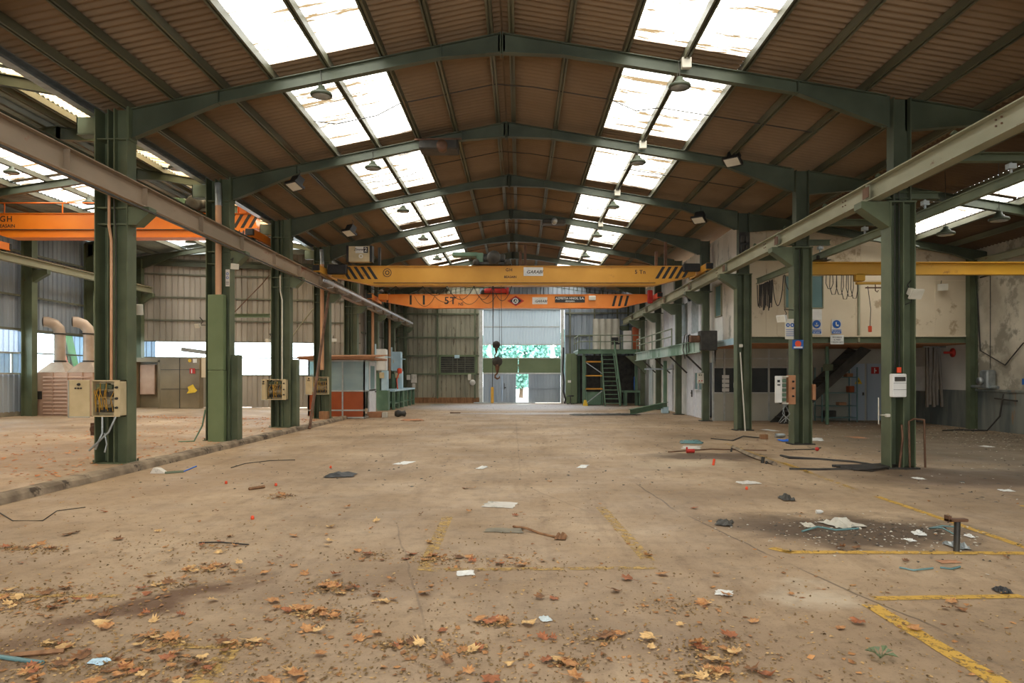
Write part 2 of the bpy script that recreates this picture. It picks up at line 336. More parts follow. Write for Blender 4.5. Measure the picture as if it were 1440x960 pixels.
    c = stain(c, 0, 41, 7.5, 6, 0, S(196,198,206), .75, .4); c = stain(c, 1.5, 33.5, 6, 1.2, 0, S(196,196,200), .6, .3)  # daylight by the far door and a bright strip, painted into the colour
    ck = S(84,68,52)
    for a, bq in (((1.9,11.8,0),(2.05,9.0,0)), ((2.08,9.07,0),(2.5,6.68,0)), ((2.5,6.68,0),(2.95,4.7,0)), ((0,11.6,0),(.95,9.0,0)), ((-3.2,8.84,0),(2.2,8.84,0)), ((-1.6,9,0),(-.55,4.5,0)), ((-.2,32,0),(.02,11.6,0)), ((-6,18,0),(7,18.2,0)), ((-6.5,26,0),(7,26,0))):
        c = line(c, a, bq, .016 if a[0] > 0 else .012, ck, .7 if a[0] > 0 else .35)
    L.new(c, b.inputs['Base Color'])
    rr = N.new('ShaderNodeMapRange'); L.new(noise(.8, 5).outputs[0], rr.inputs[0]); rr.inputs[1].default_value = .3; rr.inputs[2].default_value = .7; rr.inputs[3].default_value = .5; rr.inputs[4].default_value = .85; L.new(rr.outputs[0], b.inputs['Roughness'])
    bp = N.new('ShaderNodeBump'); bp.inputs['Strength'].default_value = .35; bp.inputs['Distance'].default_value = .01; L.new(noise(14, 6, .7).outputs[0], bp.inputs['Height']); L.new(bp.outputs[0], b.inputs['Normal'])
    return m
def backlit(name, c, t):
    m = bpy.data.materials.new(name); m.use_nodes = True; nt = m.node_tree; N = nt.nodes; L = nt.links; b = N['Principled BSDF']; b.inputs['Base Color'].default_value = c; b.inputs['Roughness'].default_value = .5
    d = N.new('ShaderNodeBsdfTranslucent'); d.inputs[0].default_value = (.75,.9,1,1); x = N.new('ShaderNodeMixShader'); x.inputs[0].default_value = t
    L.new(b.outputs[0], x.inputs[1]); L.new(d.outputs[0], x.inputs[2]); L.new(x.outputs[0], N['Material Output'].inputs[0]); return m
M['door_trans'] = backlit('translucent_door_sheet', S(176,186,190), .055)
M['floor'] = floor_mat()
def worn_paint(name, c1, th):
    m = bpy.data.materials.new(name); m.use_nodes = True; nt = m.node_tree; N = nt.nodes; L = nt.links; b = N['Principled BSDF']; b.inputs['Roughness'].default_value = .7
    tc = N.new('ShaderNodeTexCoord'); n = N.new('ShaderNodeTexNoise'); n.inputs['Scale'].default_value = 9; n.inputs['Detail'].default_value = 9; n.inputs['Roughness'].default_value = .8; L.new(tc.outputs['Object'], n.inputs[0])
    n3 = N.new('ShaderNodeTexNoise'); n3.inputs['Scale'].default_value = 2; L.new(tc.outputs['Object'], n3.inputs[0])
    r = N.new('ShaderNodeValToRGB'); r.color_ramp.elements[0].color = tuple(q*.75 for q in c1[:3])+(1,); r.color_ramp.elements[1].color = c1; L.new(n3.outputs[0], r.inputs[0]); L.new(r.outputs[0], b.inputs['Base Color'])
    mr = N.new('ShaderNodeMapRange'); mr.inputs[1].default_value = th; mr.inputs[2].default_value = th+.06; L.new(n.outputs[0], mr.inputs[0])
    t = N.new('ShaderNodeBsdfTransparent'); x = N.new('ShaderNodeMixShader'); L.new(mr.outputs[0], x.inputs[0]); L.new(t.outputs[0], x.inputs[1]); L.new(b.outputs[0], x.inputs[2]); L.new(x.outputs[0], N['Material Output'].inputs[0]); return m
M['line'] = worn_paint('worn_yellow_floor_paint', S(212,166,66), .42)
M['line_faint'] = worn_paint('faded_yellow_floor_paint', S(196,158,84), .47)
# ================================================================== THE SHELL
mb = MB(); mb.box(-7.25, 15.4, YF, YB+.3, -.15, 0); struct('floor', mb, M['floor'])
mb = MB()
mb.add([(-7.3,YF,.09),(-7.3,37,.09),(-18.4,37,lfloor(-18.4)),(-18.4,YF,lfloor(-18.4)),(-7.3,YF,-.1),(-7.3,37,-.1),(-18.4,37,-.1),(-18.4,YF,-.1)],[(0,1,2,3),(7,6,5,4),(0,4,5,1),(1,5,6,2),(2,6,7,3),(3,7,4,0)])
struct('floor_left_hall', mb, M['floor'])
mb = MB(); mb.box(-8.5, -7.25, 36.9, YB, -.15, .0); struct('floor_side_strip', mb, M['floor'])
# concrete curb between the halls, slightly uneven
mb = MB(); Y = YF
pts = []
while Y < 29.2:
    pts.append(Y); Y += .45
prof0 = [(-7.34,.0),(-7.36,.11),(-7.30,.135),(-7.12,.13),(-7.07,.09),(-7.05,0)]
vs = []
for y in pts: vs += [(x+R.uniform(-.012,.012), y, z+(R.uniform(-.012,.01) if z > 0 else 0)) for x, z in prof0]
n = 6; mb.add(vs, [(i*n+k,(i+1)*n+k,(i+1)*n+(k+1)%n,i*n+(k+1)%n) for i in range(len(pts)-1) for k in range(n)]+[tuple(range(n))])
solo('floor_curb', mb, M['curb'], 'low dirty concrete curb along the left column row', 'curb')

def roof_strip(mb, x0, x1, zf, y0, y1, nrm=None, amp=.03):
    z0, z1 = zf(x0), zf(x1)
    mb.corr((x0,y0,z0), (0,y1-y0,0), (x1-x0,0,z1-z0), (0,0,1), amp=amp, nv=max(1,int(abs(x1-x0)/1.2)))
RS = lambda x: zr(x)+.17
LS = lambda x: zl(x)+.17
YR0, YR1 = YF, YB+.2
wn = [0]
def skylights(x0, x1, zf, frames, y1, ypad0, ypad1, m, main_m, roofobj):
    """translucent panels between frames; opaque strips left between them"""
    allf = list(frames); prev = YR0
    for i in range(len(allf)-1):
        a, b_ = allf[i]+ypad0, allf[i+1]-ypad1
        b_ = min(b_, y1)
        if b_ <= YR0+.5: continue
        a = max(a, YR0+.3)
        q = MB(); roof_strip(q, x0, x1, zf, a, b_, amp=.022); wn[0] += 1
        struct('window_%d' % wn[0], q, m, 'translucent corrugated rooflight panel between two roof frames')
        if a > prev: roof_strip(roofobj, x0, x1, zf, prev, a)
        prev = b_
        cx = (x0+x1)/2
        if b_-a > .6: portal((cx, (a+b_)/2, zf(cx)-.03), (x1-x0, 0, zf(x1)-zf(x0)), (0, b_-a-.1, 0))
    if prev < y1: roof_strip(roofobj, x0, x1, zf, prev, y1)
# main hall, left slope
roof = MB()
roof_strip(roof, -8.15, -4.72, RS, YR0, YR1); roof_strip(roof, -2.62, RIDGE-.02, RS, YR0, YR1)
skylights(-4.72, -2.62, RS, FY, YR1, .6, .28, M['sky_main'], M['roof'], roof)
roof_strip(roof, RIDGE+.02, 2.05, RS, YR0, YR1); roof_strip(roof, 4.27, 9.2, RS, YR0, YR1)
skylights(2.05, 4.27, RS, FY, YR1, .6, .28, M['sky_main'], M['roof'], roof)
roof.prism([(RIDGE-.3,RS(RIDGE-.3)+.05),(RIDGE,RS(RIDGE)+.06),(RIDGE+.3,RS(RIDGE+.3)+.05),(RIDGE,RS(RIDGE)+.12)], 'y', YR0, YR1)
struct('ceiling_main_hall', roof, M['roof'])
rr = MB(); roof_strip(rr, 9.2, 11.5, RS, YR0, 23.8); roof_strip(rr, 12.85, 15.4, RS, YR0, 23.8); roof_strip(rr, 9.2, 15.4, RS, 23.8, YR1)
skylights(11.5, 12.85, RS, FY[:6], 23.8, .1, .1, M['sky_main'], M['roof_right'], rr)
struct('ceiling_right_aisle', rr, M['roof_right'])
lr = MB(); YLE = 34.2
roof_strip(lr, -18.5, -16.0, LS, YR0, YLE); roof_strip(lr, -13.75, -12.12, LS, YR0, YLE); roof_strip(lr, -12.08, -11.2, LS, YR0, YLE+2); roof_strip(lr, -9.0, -8.35, LS, YR0, YLE+2.6)
for a in (-16.0, -14.9, -13.75): pass
roof_strip(lr, -18.5, -9, LS, YLE, YLE+2.6)
skylights(-16.0, -13.75, LS, LY, YLE, .12, .12, M['sky_left2'], M['roof_grey'], lr)
skylights(-11.2, -9.0, LS, LY, YLE, .12, .12, M['sky_left'], M['roof_grey'], lr)
struct('ceiling_left_hall', lr, M['roof_grey'])
# fascia closing the step between the main eave and the left roof
mb = MB(); mb.box(-8.42, -8.36, YF, YB, 6.9, LS(-8.36)); struct('trim_1', mb, M['roof_grey'])

# ---- walls
def sheet_wall(mb, p0, p1, z0, z1, pitch=.27, amp=.045, n=None):
    p0 = V(p0); p1 = V(p1); d = p1-p0; nn = n or V((-d.y, d.x, 0))
    mb.corr((p0.x,p0.y,z0), (d.x,d.y,0), (0,0,z1-z0), nn, pitch, amp, trap=True)
    return mb
# left wall of the left hall (X=-18.35) : plinth, lower sheet, translucent band, upper sheet
WX = -18.35
mb = MB(); sheet_wall(mb, (WX,YF,0), (WX,34,0), lfloor(WX)+.15, 1.82); sheet_wall(mb, (WX,YF,0), (WX,34,0), 3.42, LS(WX)-.02)
sheet_wall(mb, (WX,YF,0), (WX,22.5,0), 1.82, 3.42)
struct('wall_left', mb, M['sheet_blue'])
mb = MB(); mb.box(WX-.12, WX-.02, YF, 34, 0, lfloor(WX)+.17); struct('baseboard_left', mb, M['plinth'])
mb = MB(); sheet_wall(mb, (WX,22.6,0), (WX,26.0,0), 2.62, 3.42); wn[0] += 1; struct('window_%d' % wn[0], mb, M['sheet_trans'], 'translucent wall sheet left of the ducts')
q = MB()
for z in (4.7, 6.3, 3.47): q.bar((WX+.09,YF,z),(WX+.09,33.8,z),.07,.07)
solo('wall_girts', q, M['girt'], 'thin horizontal girts along the left wall', 'girt')
# small four-pane window
wn[0] += 1; wy0, wy1 = 24.4, 25.6
f = MB()
for y in (22.6, 24.35, 25.0, 25.62): f.bar((WX+.03,y,1.84), (WX+.03,y,2.6), .06, .05, (0,1,0))
for z in (1.85, 2.6): f.bar((WX+.03,22.55,z), (WX+.03,26.0,z), .06, .06)
fo = struct('window_%d' % wn[0], f, M['alu'], 'small aluminium window in the left wall')
g = MB(); g.box(WX+.02, WX+.03, 22.6, 26, 1.86, 2.58); part('pane', g, M['glass'], fo)
wn[0] += 1; g = MB(); g.box(WX+.0, WX+.01, 26.2, 33.8, 1.84, 3.4); fo = struct('window_%d' % wn[0], g, M['glass'], 'long glazed band in the left wall behind the ducts')
g = MB()
for z in (1.85, 2.62, 3.42): g.bar((WX+.03,26,z), (WX+.03,33.8,z), .05, .05)
part('window_bar', g, M['girt'], fo)
portal((WX+.05, 30, 2.62), (0, -7.6, 0), (0,0,1.5))
# left hall end wall (skewed)
bx0, bx1 = -18.35, -8.15
B0 = V((bx0, back_y(bx0), 0)); B1 = V((bx1, back_y(bx1), 0))
mb = MB(); bn = V((.245,-1,0)).normalized()
seg = [B0+(B1-B0)*t for t in (0,.25,.5,.75,1)]
for i in range(4):
    a, b_ = seg[i], seg[i+1]
    zt = max(LS(a.x), LS(b_.x))
    sheet_wall(mb, a, b_, 3.44, zt, n=bn); sheet_wall(mb, a, b_, lfloor(a.x), 1.8, n=bn)
struct('wall_left_hall_end', mb, M['sheet'])
wn[0] += 1; g = MB(); o_ = bn*.02; g.add([B0+o_+V((0,0,1.8)), B1+o_+V((0,0,1.8)), B1+o_+V((0,0,3.44)), B0+o_+V((0,0,3.44))], [(0,1,2,3)])
fo = struct('window_%d' % wn[0], g, M['glass'], 'long bright window band in the end wall of the left hall')
g = MB(); h = V((0,0,1))
for z in (1.8, 2.66, 3.44): g.bar(B0+bn*.04+h*z, B1+bn*.04+h*z, .05, .05)
part('window_bar', g, M['girt'], fo)
dd = (B1-B0); portal((B0+B1)/2+V((0,0,2.62))+bn*.06, dd*-.98, (0,0,1.6))
q = MB(); C0 = B0+(B1-B0)*.80; sheet_wall(q, C0+bn*.03, B1+bn*.03, 1.78, 3.46, n=bn); struct('wall_left_hall_infill', q, M['sheet'])
gi = MB()
for z in (4.45, 5.55, 6.65, 7.35): gi.bar(B0+bn*.09+h*z, B1+bn*.09+h*z, .07, .07)
solo('wall_girts', gi, M['girt'], 'thin horizontal girts across the left hall end wall', 'girt')
# eave beam
mb = MB(); mb.ibeam(B0+bn*.25+h*7.15, B1+bn*.25+h*7.15, .25, .12); solo('eave_beam', mb, M['green_roof'], 'green beam along the top of the left hall end wall', 'beam')
# main hall side wall beyond the left hall
mb = MB(); sheet_wall(mb, (-8.2, 36.3,0), (-8.2, YB,0), 0, 6.9, n=V((1,0,0)).to_3d()); struct('wall_left_far', mb, M['sheet'])
gi = MB()
for z in (2.6, 4.0, 5.4): gi.bar((-8.1,36.4,z), (-8.1,YB,z), .08, .07)
solo('wall_girts', gi, M['girt'], 'girts on the side wall behind the blue press', 'girt')
# far wall, main hall
DX0, DX1 = -2.42, 2.68
mb = MB(); N_ = V((0,-1,0))
def gable(mb, x0, x1, z0, k=6, y=YB):
    for i in range(k):
        a = x0+(x1-x0)*i/k; b_ = x0+(x1-x0)*(i+1)/k
        sheet_wall(mb, (a,y,0), (b_,y,0), z0, max(RS(a),RS(b_))-.03, pitch=.3, n=N_)
gable(mb, -8.3, DX0-.22, .35); struct('wall_back_left', mb, M['sheet_back'])
mb = MB(); mb.box(-8.3, DX0-.25, YB-.1, YB+.1, 0, .36); struct('baseboard_back', mb, M['wood'])
mb = MB(); gable(mb, DX0-.22, DX1+.25, 6.1, 4); gable(mb, DX1+.25, 8.0, 0); struct('wall_back_right', mb, M['sheet_blue'])
gi = MB()
for z in (1.9, 3.1, 4.3, 5.85): gi.bar((-8.1,YB-.12,z), (DX0-.25,YB-.12,z), .1, .09)
for x in (-7.5, -5.4, -2.95): gi.bar((x,YB-.14,.3), (x,YB-.14,6.7), .1, .1, (0,1,0))
solo('wall_girts', gi, M['green'], 'green girts and posts on the far wall left of the big door', 'girt')
gi = MB()
for z in (2.9, 4.4, 5.9): gi.bar((DX1+.3,YB-.12,z), (7.4,YB-.12,z), .1, .09)
for x in (3.3, 4.9, 6.4): gi.bar((x,YB-.14,.0), (x,YB-.14,6.9), .1, .1, (0,1,0))
solo('wall_girts', gi, M['girt'], 'dark girts and posts on the far wall above the platform', 'girt')
# big hangar door
mb = MB(); mb.bbox(DX0-.24, DX0-.01, YB-.3, YB-.05, 0, 6.2); mb.bbox(DX1+.01, DX1+.22, YB-.3, YB-.05, 0, 6.2); mb.box(DX0-.24, DX1+.22, YB-.3, YB-.1, 6.12, 6.26)
door = struct('door_1', mb, M['alu'], 'tall pale framed hangar door in the far wall')
q = MB(); sheet_wall(q, (DX0,YB-.1,0), (DX1,YB-.1,0), 3.85, 6.12, pitch=.2, amp=.03, n=N_); part('upper_leaf', q, M['door_trans'], door)
q = MB(); q.box(DX0, DX1, YB-.16, YB-.1, 4.98, 5.03); q.box(DX0, DX1, YB-.18, YB-.08, 3.8, 3.87); part('rail', q, M['alu'], door)
q = MB(); q.bbox(DX0, -.12, YB-.16, YB-.1, 1.98, 2.94); q.bbox(-.08, DX1, YB-.16, YB-.1, 1.98, 2.94); part('middle_panel', q, M['green_light'], door)
q = MB(); q.box(DX0, DX1, YB-.18, YB-.06, 1.9, 1.99); q.box(DX0, DX1, YB-.18, YB-.08, 2.92, 2.98); part('rail', q, M['alu'], door)
q = MB(); sheet_wall(q, (DX0,YB-.12,0), (-1.1,YB-.12,0), 0.03, 1.9, pitch=.2, amp=.02, n=N_); sheet_wall(q, (.56,YB-.12,0), (DX1,YB-.12,0), 0.03, 1.9, pitch=.2, amp=.02, n=N_)
q.box(DX0, -1.1, YB-.2, YB-.14, .95, 1.0); q.box(.56, DX1, YB-.2, YB-.14, .95, 1.0); part('lower_leaf', q, M['door_grey'], door)
q = MB(); sheet_wall(q, (-1.1,YB-.2,0), (-.28,YB-.2,0), .03, 1.9, pitch=.2, amp=.02, n=N_); q.bar((-1.1,YB-.22,.03), (-1.1,YB-.22,1.9), .06,.05,(0,1,0)); q.bar((-.28,YB-.22,.03), (-.28,YB-.22,1.9), .06,.05,(0,1,0)); w_ = part('wicket_leaf', q, M['door_grey'], door)
q = MB(); q.box(-1.02, -.9, YB-.28, YB-.22, .98, 1.04); q.box(-1.04,-1.0,YB-.26,YB-.22,.9,1.3); part('latch', q, M['dark'], w_)
portal((.14, YB-.35, .97), (-.8,0,0), (0,0,1.85)); portal(((DX0+DX1)/2, YB-.35, 3.4), (-(DX1-DX0),0,0), (0,0,.85))
# wall behind the camera with a wide open doorway, side walls
mb = MB(); 
sheet_wall(mb, (-18.35,YF,0), (-4.5,YF,0), 0, 6.6, n=V((0,1,0))); sheet_wall(mb, (5.5,YF,0), (15.4,YF,0), 0, 6.2, n=V((0,1,0)))
sheet_wall(mb, (-18.35,YF,0), (15.4,YF,0), 6.1, 8.4, n=V((0,1,0))); struct('wall_front', mb, M['sheet'])
sheet = MB(); sheet_wall(sheet, (-4.5,YF,0), (5.5,YF,0), 4.8, 6.2, n=V((0,1,0))); struct('wall_front_lintel', sheet, M['sheet'])
portal((.5, YF+.1, 2.4), (9.9,0,0), (0,0,4.7))
# right wall of the aisle
RX = 15.2
mb = MB(); mb.box(RX, RX+.2, YF, 28.2, 1.28, 6.2); struct('wall_right', mb, M['rightwall'])
mb = MB(); mb.box(RX-.03, RX+.2, YF, 28.2, 0, 1.28); mb.bbox(RX-.07, RX+.02, YF, 23.9, 1.25, 1.33); struct('baseboard_right', mb, M['rightdado'])
mb = MB(); mb.box(RX-.02, RX+.01, 23.9, 28.1, 1.28, 2.95); struct('wall_right_recess', mb, M['whitewall'])
# outside
mb = MB(); mb.box(-60, 60, YB+.3, 120, -.3, -.04); struct('floor_outside', mb, M['paving'])
mb = MB(); mb.box(-70, -18.5, -20, YB+.3, -.3, .1); struct('floor_outside_left', mb, M['paving'])
# ================================================================== STEELWORK
NTH = ['nearest', 'second', 'third', 'fourth', 'fifth', 'sixth', 'seventh', 'eighth']
def rafter_poly(zf, x0, x1, depth, hx0=None, hd0=0, hx1=None, hd1=0):
    """web outline in XZ from x0 to x1 with optional haunches at either end"""
    p = [(x0,zf(x0)), (x1,zf(x1))]
    p += [(x1, zf(x1)-depth-hd1)]
    if hx1 is not None: p += [(hx1, zf(hx1)-depth)]
    if hx0 is not None: p += [(hx0, zf(hx0)-depth)]
    p += [(x0, zf(x0)-depth-hd0)]
    return p
def plate_frame(mb, poly, y, w, t=.016, tw=.012):
    """web plate plus flanges along top and bottom edges"""
    mb.prism(poly, 'y', y-tw/2, y+tw/2); n = len(poly)
    mb.bar((poly[0][0],y,poly[0][1]-t/2), (poly[1][0],y,poly[1][1]-t/2), w, t)
    for i in range(2, n-1):
        a, b_ = poly[i], poly[i+1]; mb.bar((a[0],y,a[1]+t/2), (b_[0],y,b_[1]+t/2), w, t)
    for i in ((1,2), (n-1,0)):
        a, b_ = poly[i[0]], poly[i[1]]; mb.bar((a[0],y,a[1]), (b_[0],y,b_[1]), w, t, (0,1,0))
for k, y in enumerate(FY):
    if y > YB: y = YB-.35
    j = k-3
    lab = ('green steel roof frame spanning the main hall, %s from the camera' % NTH[j]) if j >= 0 else 'green steel roof frame overhead behind the camera position'
    t = thing('roof_frame', lab, 'roof frame', (RIDGE, y, zr(RIDGE)), 'portal frames of the main hall')
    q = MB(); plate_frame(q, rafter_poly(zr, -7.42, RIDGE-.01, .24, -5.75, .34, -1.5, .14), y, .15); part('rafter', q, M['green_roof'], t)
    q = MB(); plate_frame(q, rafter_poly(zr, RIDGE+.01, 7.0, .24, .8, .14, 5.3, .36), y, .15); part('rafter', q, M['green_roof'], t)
    if y < 23.5:
        q = MB(); plate_frame(q, rafter_poly(zr, 7.44, 15.1, .24, 8.9, .36, 14, .2), y, .15); part('aisle_rafter', q, M['green_roof'], t)
    q = MB()
    for s_ in (-1, 1): q.box(RIDGE+s_*.02-.012, RIDGE+s_*.02+.012, y-.09, y+.09, zr(RIDGE)-.42, zr(RIDGE))
    for x in (-5.75, -1.5, .8, 5.3): q.box(x-.008, x+.008, y-.075, y+.075, zr(x)-.25, zr(x))
    part('splice_plate', q, M['green_roof'], t)
# ridge detail, purlins
def purlin(x, zf, y0, y1, label, m='purlin', sgn=1, group='roof purlins of the main hall'):
    q = MB(); z = zf(x)+.08
    q.box(x-.055,x-.018,y0,y1,z-.075,z+.075); q.box(x+.018,x+.055,y0,y1,z-.075,z+.075); q.box(x-.018,x+.018,y0,y1,z-.02,z+.02)
    return solo('roof_purlin', q, M[m], label, 'purlin', group, loc=(x,(y0+y1)/2,z))
ORD = ['first','second','third','fourth','fifth','sixth','seventh','eighth','ninth','tenth','eleventh','twelfth','thirteenth']
for i, x in enumerate((-.56, -1.65, -2.62, -3.66, -4.72, -5.65, -6.6, -7.5)):
    purlin(x, zr, YF, YB, '%s purlin left of the ridge in the main hall roof' % ORD[i], sgn=-1)
for i, x in enumerate((-.16, .92, 2.03, 3.15, 4.28, 5.43, 6.58, 7.72, 8.85, 10.0, 11.45, 12.9, 14.1)):
    purlin(x, zr, YF, YB if x < 7.2 else 23.7, '%s purlin right of the ridge in the main hall roof' % ORD[i])
for i, x in enumerate((-8.95, -10.1, -11.25, -11.8, -12.4, -13.72, -14.9, -16.05, -17.3)):
    purlin(x, zl, YF, YLE-.2, '%s purlin from the valley gutter in the left hall roof' % ORD[i], group='roof purlins of the left hall')
for j, y in enumerate(LY):
    t = thing('roof_frame', 'left hall roof frame, %s from the camera' % ORD[j], 'roof frame', (-12.1, y, zl(-12.1)), 'roof frames of the left hall')
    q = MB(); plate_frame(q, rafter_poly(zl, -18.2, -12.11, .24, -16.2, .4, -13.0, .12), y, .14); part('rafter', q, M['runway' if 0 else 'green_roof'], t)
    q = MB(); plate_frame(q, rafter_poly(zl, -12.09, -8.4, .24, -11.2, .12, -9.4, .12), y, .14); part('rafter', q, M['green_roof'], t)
    # wall column of the left hall
    c = thing('wall_column', 'dark green column against the left wall, %s from the camera' % ORD[j], 'column', (-18.02, y, lfloor(-18)), 'columns against the left wall')
    q = MB(); q.ibeam((-18.02,y,lfloor(-18)), (-18.02,y,zl(-18)-.1), .4, .3, up=(1,0,0)); part('shaft', q, M['green'], c)
    q = MB(); q.prism([(-17.82,5.66),(-17.3,5.66),(-17.3,5.5),(-17.82,5.2)], 'y', y-.1, y+.1); part('bracket', q, M['green'], c)
# gutter
q = MB(); q.chan((-8.2,YF,6.78), (-8.2,33.4,6.78), .16, .17, .01)
solo('valley_gutter', q, M['galv'], 'long grey valley gutter above the left row of columns', 'gutter', loc=(-8.2,20,6.66))

def hcol(mb, x0, x1, y, z0, z1, w=.3, t=.02):
    xm = (x0+x1)/2; mb.box(x0, x0+t, y-w/2, y+w/2, z0, z1); mb.box(x1-t, x1, y-w/2, y+w/2, z0, z1); mb.box(x0+t, x1-t, y-.008, y+.008, z0, z1)
def flood(name_lab, c, d, m='offwhite', s=.22, grp=None, to=None):
    """floodlight: tilted box head with a glass face on a bracket"""
    t = thing('floodlight', name_lab, 'floodlight', c, grp); c = V(c); d = V(d).normalized()
    q = MB(); q.sweep(c, c+d*s*.55, [(-s*.35,-s*.25),(s*.35,-s*.25),(s*.35,s*.25),(-s*.35,s*.25)]); q.sweep(c+d*s*.55, c+d*s*.72, [(-s*.55,-s*.4),(s*.55,-s*.4),(s*.55,s*.4),(-s*.55,s*.4)]); part('housing', q, M[m], t)
    q = MB(); q.sweep(c+d*s*.72, c+d*s*.74, [(-s*.46,-s*.32),(s*.46,-s*.32),(s*.46,s*.32),(-s*.46,s*.32)]); part('lamp_glass', q, M['offwhite'], t)
    q = MB(); q.tube([c-d*.02, c-d*.1+V((0,0,.08)), c+V((0,0,.2))]+([V((to[0],to[1],c.z+.2))] if to else []), .012, 6); part('bracket', q, M['dark'], t)
    return t
# --- left columns
for k, y in enumerate(FY):
    j = k-3
    if y > YB: y = YB-.35
    lab = ('tall green steel column, %s from the camera in the left row' % NTH[j]) if j >= 0 else 'green steel column of the left row beside the camera'
    zf = .0 if y > 30 else .09
    t = thing('steel_column', lab, 'column', (-7.72, y, zf), 'columns between the main hall and the left hall')
    q = MB(); z1 = zr(-7.5)-.02; q.box(-8.02,-8.0,y-.2,y+.2,zf,z1); q.box(-8.0,-7.8,y+.12,y+.135,zf,z1); q.box(-7.82,-7.8,y-.12,y+.2,zf,z1); q.box(-7.8,-7.66,y+.04,y+.055,zf,z1); q.box(-7.68,-7.66,y-.16,y+.16,zf,z1); q.box(-7.66,-7.44,y-.05,y-.035,zf,z1); q.box(-7.44,-7.42,y-.16,y+.16,zf,z1); part('shaft', q, M['green'], t)
    q = MB(); q.box(-8.1, -7.34, y-.2, y+.2, zf, zf+.03)
    for sx in (-8.06, -7.39):
        for sy in (-.16, .16): q.tube([(sx,y+sy,zf+.03),(sx,y+sy,zf+.08)], .014, 6)
    part('base_plate', q, M['green'], t)
    q = MB(); q.prism([(-7.42,4.96),(-7.02,4.96),(-7.02,4.84),(-7.26,4.62),(-7.42,4.62)], 'y', y-.14, y+.14); q.box(-8.0,-7.44,y-.13,y+.13,4.62,4.65); q.box(-8.0,-7.44,y-.13,y+.13,4.93,4.96); part('bracket', q, M['green'], t)
    q = MB(); q.box(-8.4,-8.02,y-.13,y-.11,6.34,6.66); q.box(-8.4,-8.38,y-.13,y+.13,6.34,6.66); q.box(-8.4,-8.02,y-.13,y+.13,6.33,6.35); q.box(-8.4,-8.02,y+.11,y+.13,6.34,6.66); part('gutter_bracket', q, M['green'], t)
    q = MB(); q.box(-7.44,-7.40,y-.15,y+.15,zr(-7.4)-.62,zr(-7.4)); q.box(-8.0,-7.44,y-.14,y+.14,zr(-7.4)-.62,zr(-7.4)-.6); part('stiffener', q, M['green'], t)
    if y < 36:
        q = MB(); q.prism([(-8.02,5.66),(-8.42,5.66),(-8.42,5.54),(-8.02,5.3)], 'y', y-.12, y+.12); part('left_bracket', q, M['green'], t)
# --- right columns
for k, y in enumerate(FY):
    j = k-3
    if y > YB: y = YB-.35
    lab = ('tall green steel column, %s from the camera in the right row' % NTH[j]) if j >= 0 else 'green steel column of the right row beside the camera'
    t = thing('steel_column', lab, 'column', (7.25, y, 0), 'columns on the right of the main hall')
    q = MB(); w3 = j >= 3
    if w3: hcol(q, 7.14, 7.4, y, 0, 5.05, .2)
    else: q.box(7.0,7.02,y-.18,y+.18,0,5.05); q.box(7.02,7.24,y+.1,y+.115,0,5.05); q.box(7.24,7.26,y-.17,y+.17,0,5.05); q.box(7.26,7.46,y+.0,y+.015,0,5.05); q.box(7.46,7.48,y-.17,y+.17,0,5.05)
    part('shaft', q, M['green'], t)
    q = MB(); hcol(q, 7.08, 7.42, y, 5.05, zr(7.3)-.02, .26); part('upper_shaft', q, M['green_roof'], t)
    q = MB(); q.box(7.05 if w3 else 6.94, 7.5 if w3 else 7.54, y-.22, y+.22, 0, .03); part('base_plate', q, M['dark'], t)
    q = MB(); q.prism([(7.16 if w3 else 7.02,5.06),(6.46,5.06),(6.46,4.94),(6.98,4.58),(7.16 if w3 else 7.02,4.58)], 'y', y-.15, y+.15); q.box(6.98,7.5,y-.17,y+.17,5.04,5.07); part('bracket', q, M['green'], t)
# runways
def runway(name_lab, x, y0, y1, z0, z1, m, w=.22, rail=True, stations=()):
    t = thing('crane_runway_beam', name_lab, 'crane runway', (x, (y0+y1)/2, z0))
    q = MB(); q.ibeam((x,y0,(z0+z1)/2), (x,y1,(z0+z1)/2), z1-z0, w, .02, .014)
    for s_ in stations: q.box(x-w/2+.01, x+w/2-.01, s_-.008, s_+.008, z0+.02, z1-.02)
    part('beam', q, m, t)
    if rail: q = MB(); q.bar((x,y0,z1+.02), (x,y1,z1+.02), .05, .045); part('rail', q, M['rail'], t)
    return t
rl = runway('beige crane runway beam along the left column row', -7.22, YF, YB-.6, 4.97, 5.37, M['runway_l'], stations=[y+2.4 for y in FY[:-1]]+FY[:-1])
rrw = runway('beige crane runway beam along the right column row', 6.72, YF, YB-.6, 5.08, 5.43, M['runway'], stations=[y+.02 for y in FY[:-1]])
q = MB()
for y in [yy for yy in FY if 8 < yy < 45]:
    q.box(6.62, 6.61, y-.12, y+.12, 5.15, 5.35)
    for dz in (.19, .28):
        for dy in (-.06,.06): q.tube([(6.71,y+1.1+dy,5.08+dz),(6.69,y+1.1+dy,5.08+dz)], .014, 6)
part('splice_bolt', q, M['rail'], rrw)
runway('grey crane runway beam on the left wall columns', -17.5, YF, 33.8, 5.68, 5.96, M['runway'])
runway('crane runway beam on the left hall side of the left columns', -8.24, YF, 35.8, 5.66, 5.94, M['green_roof'], w=.18)
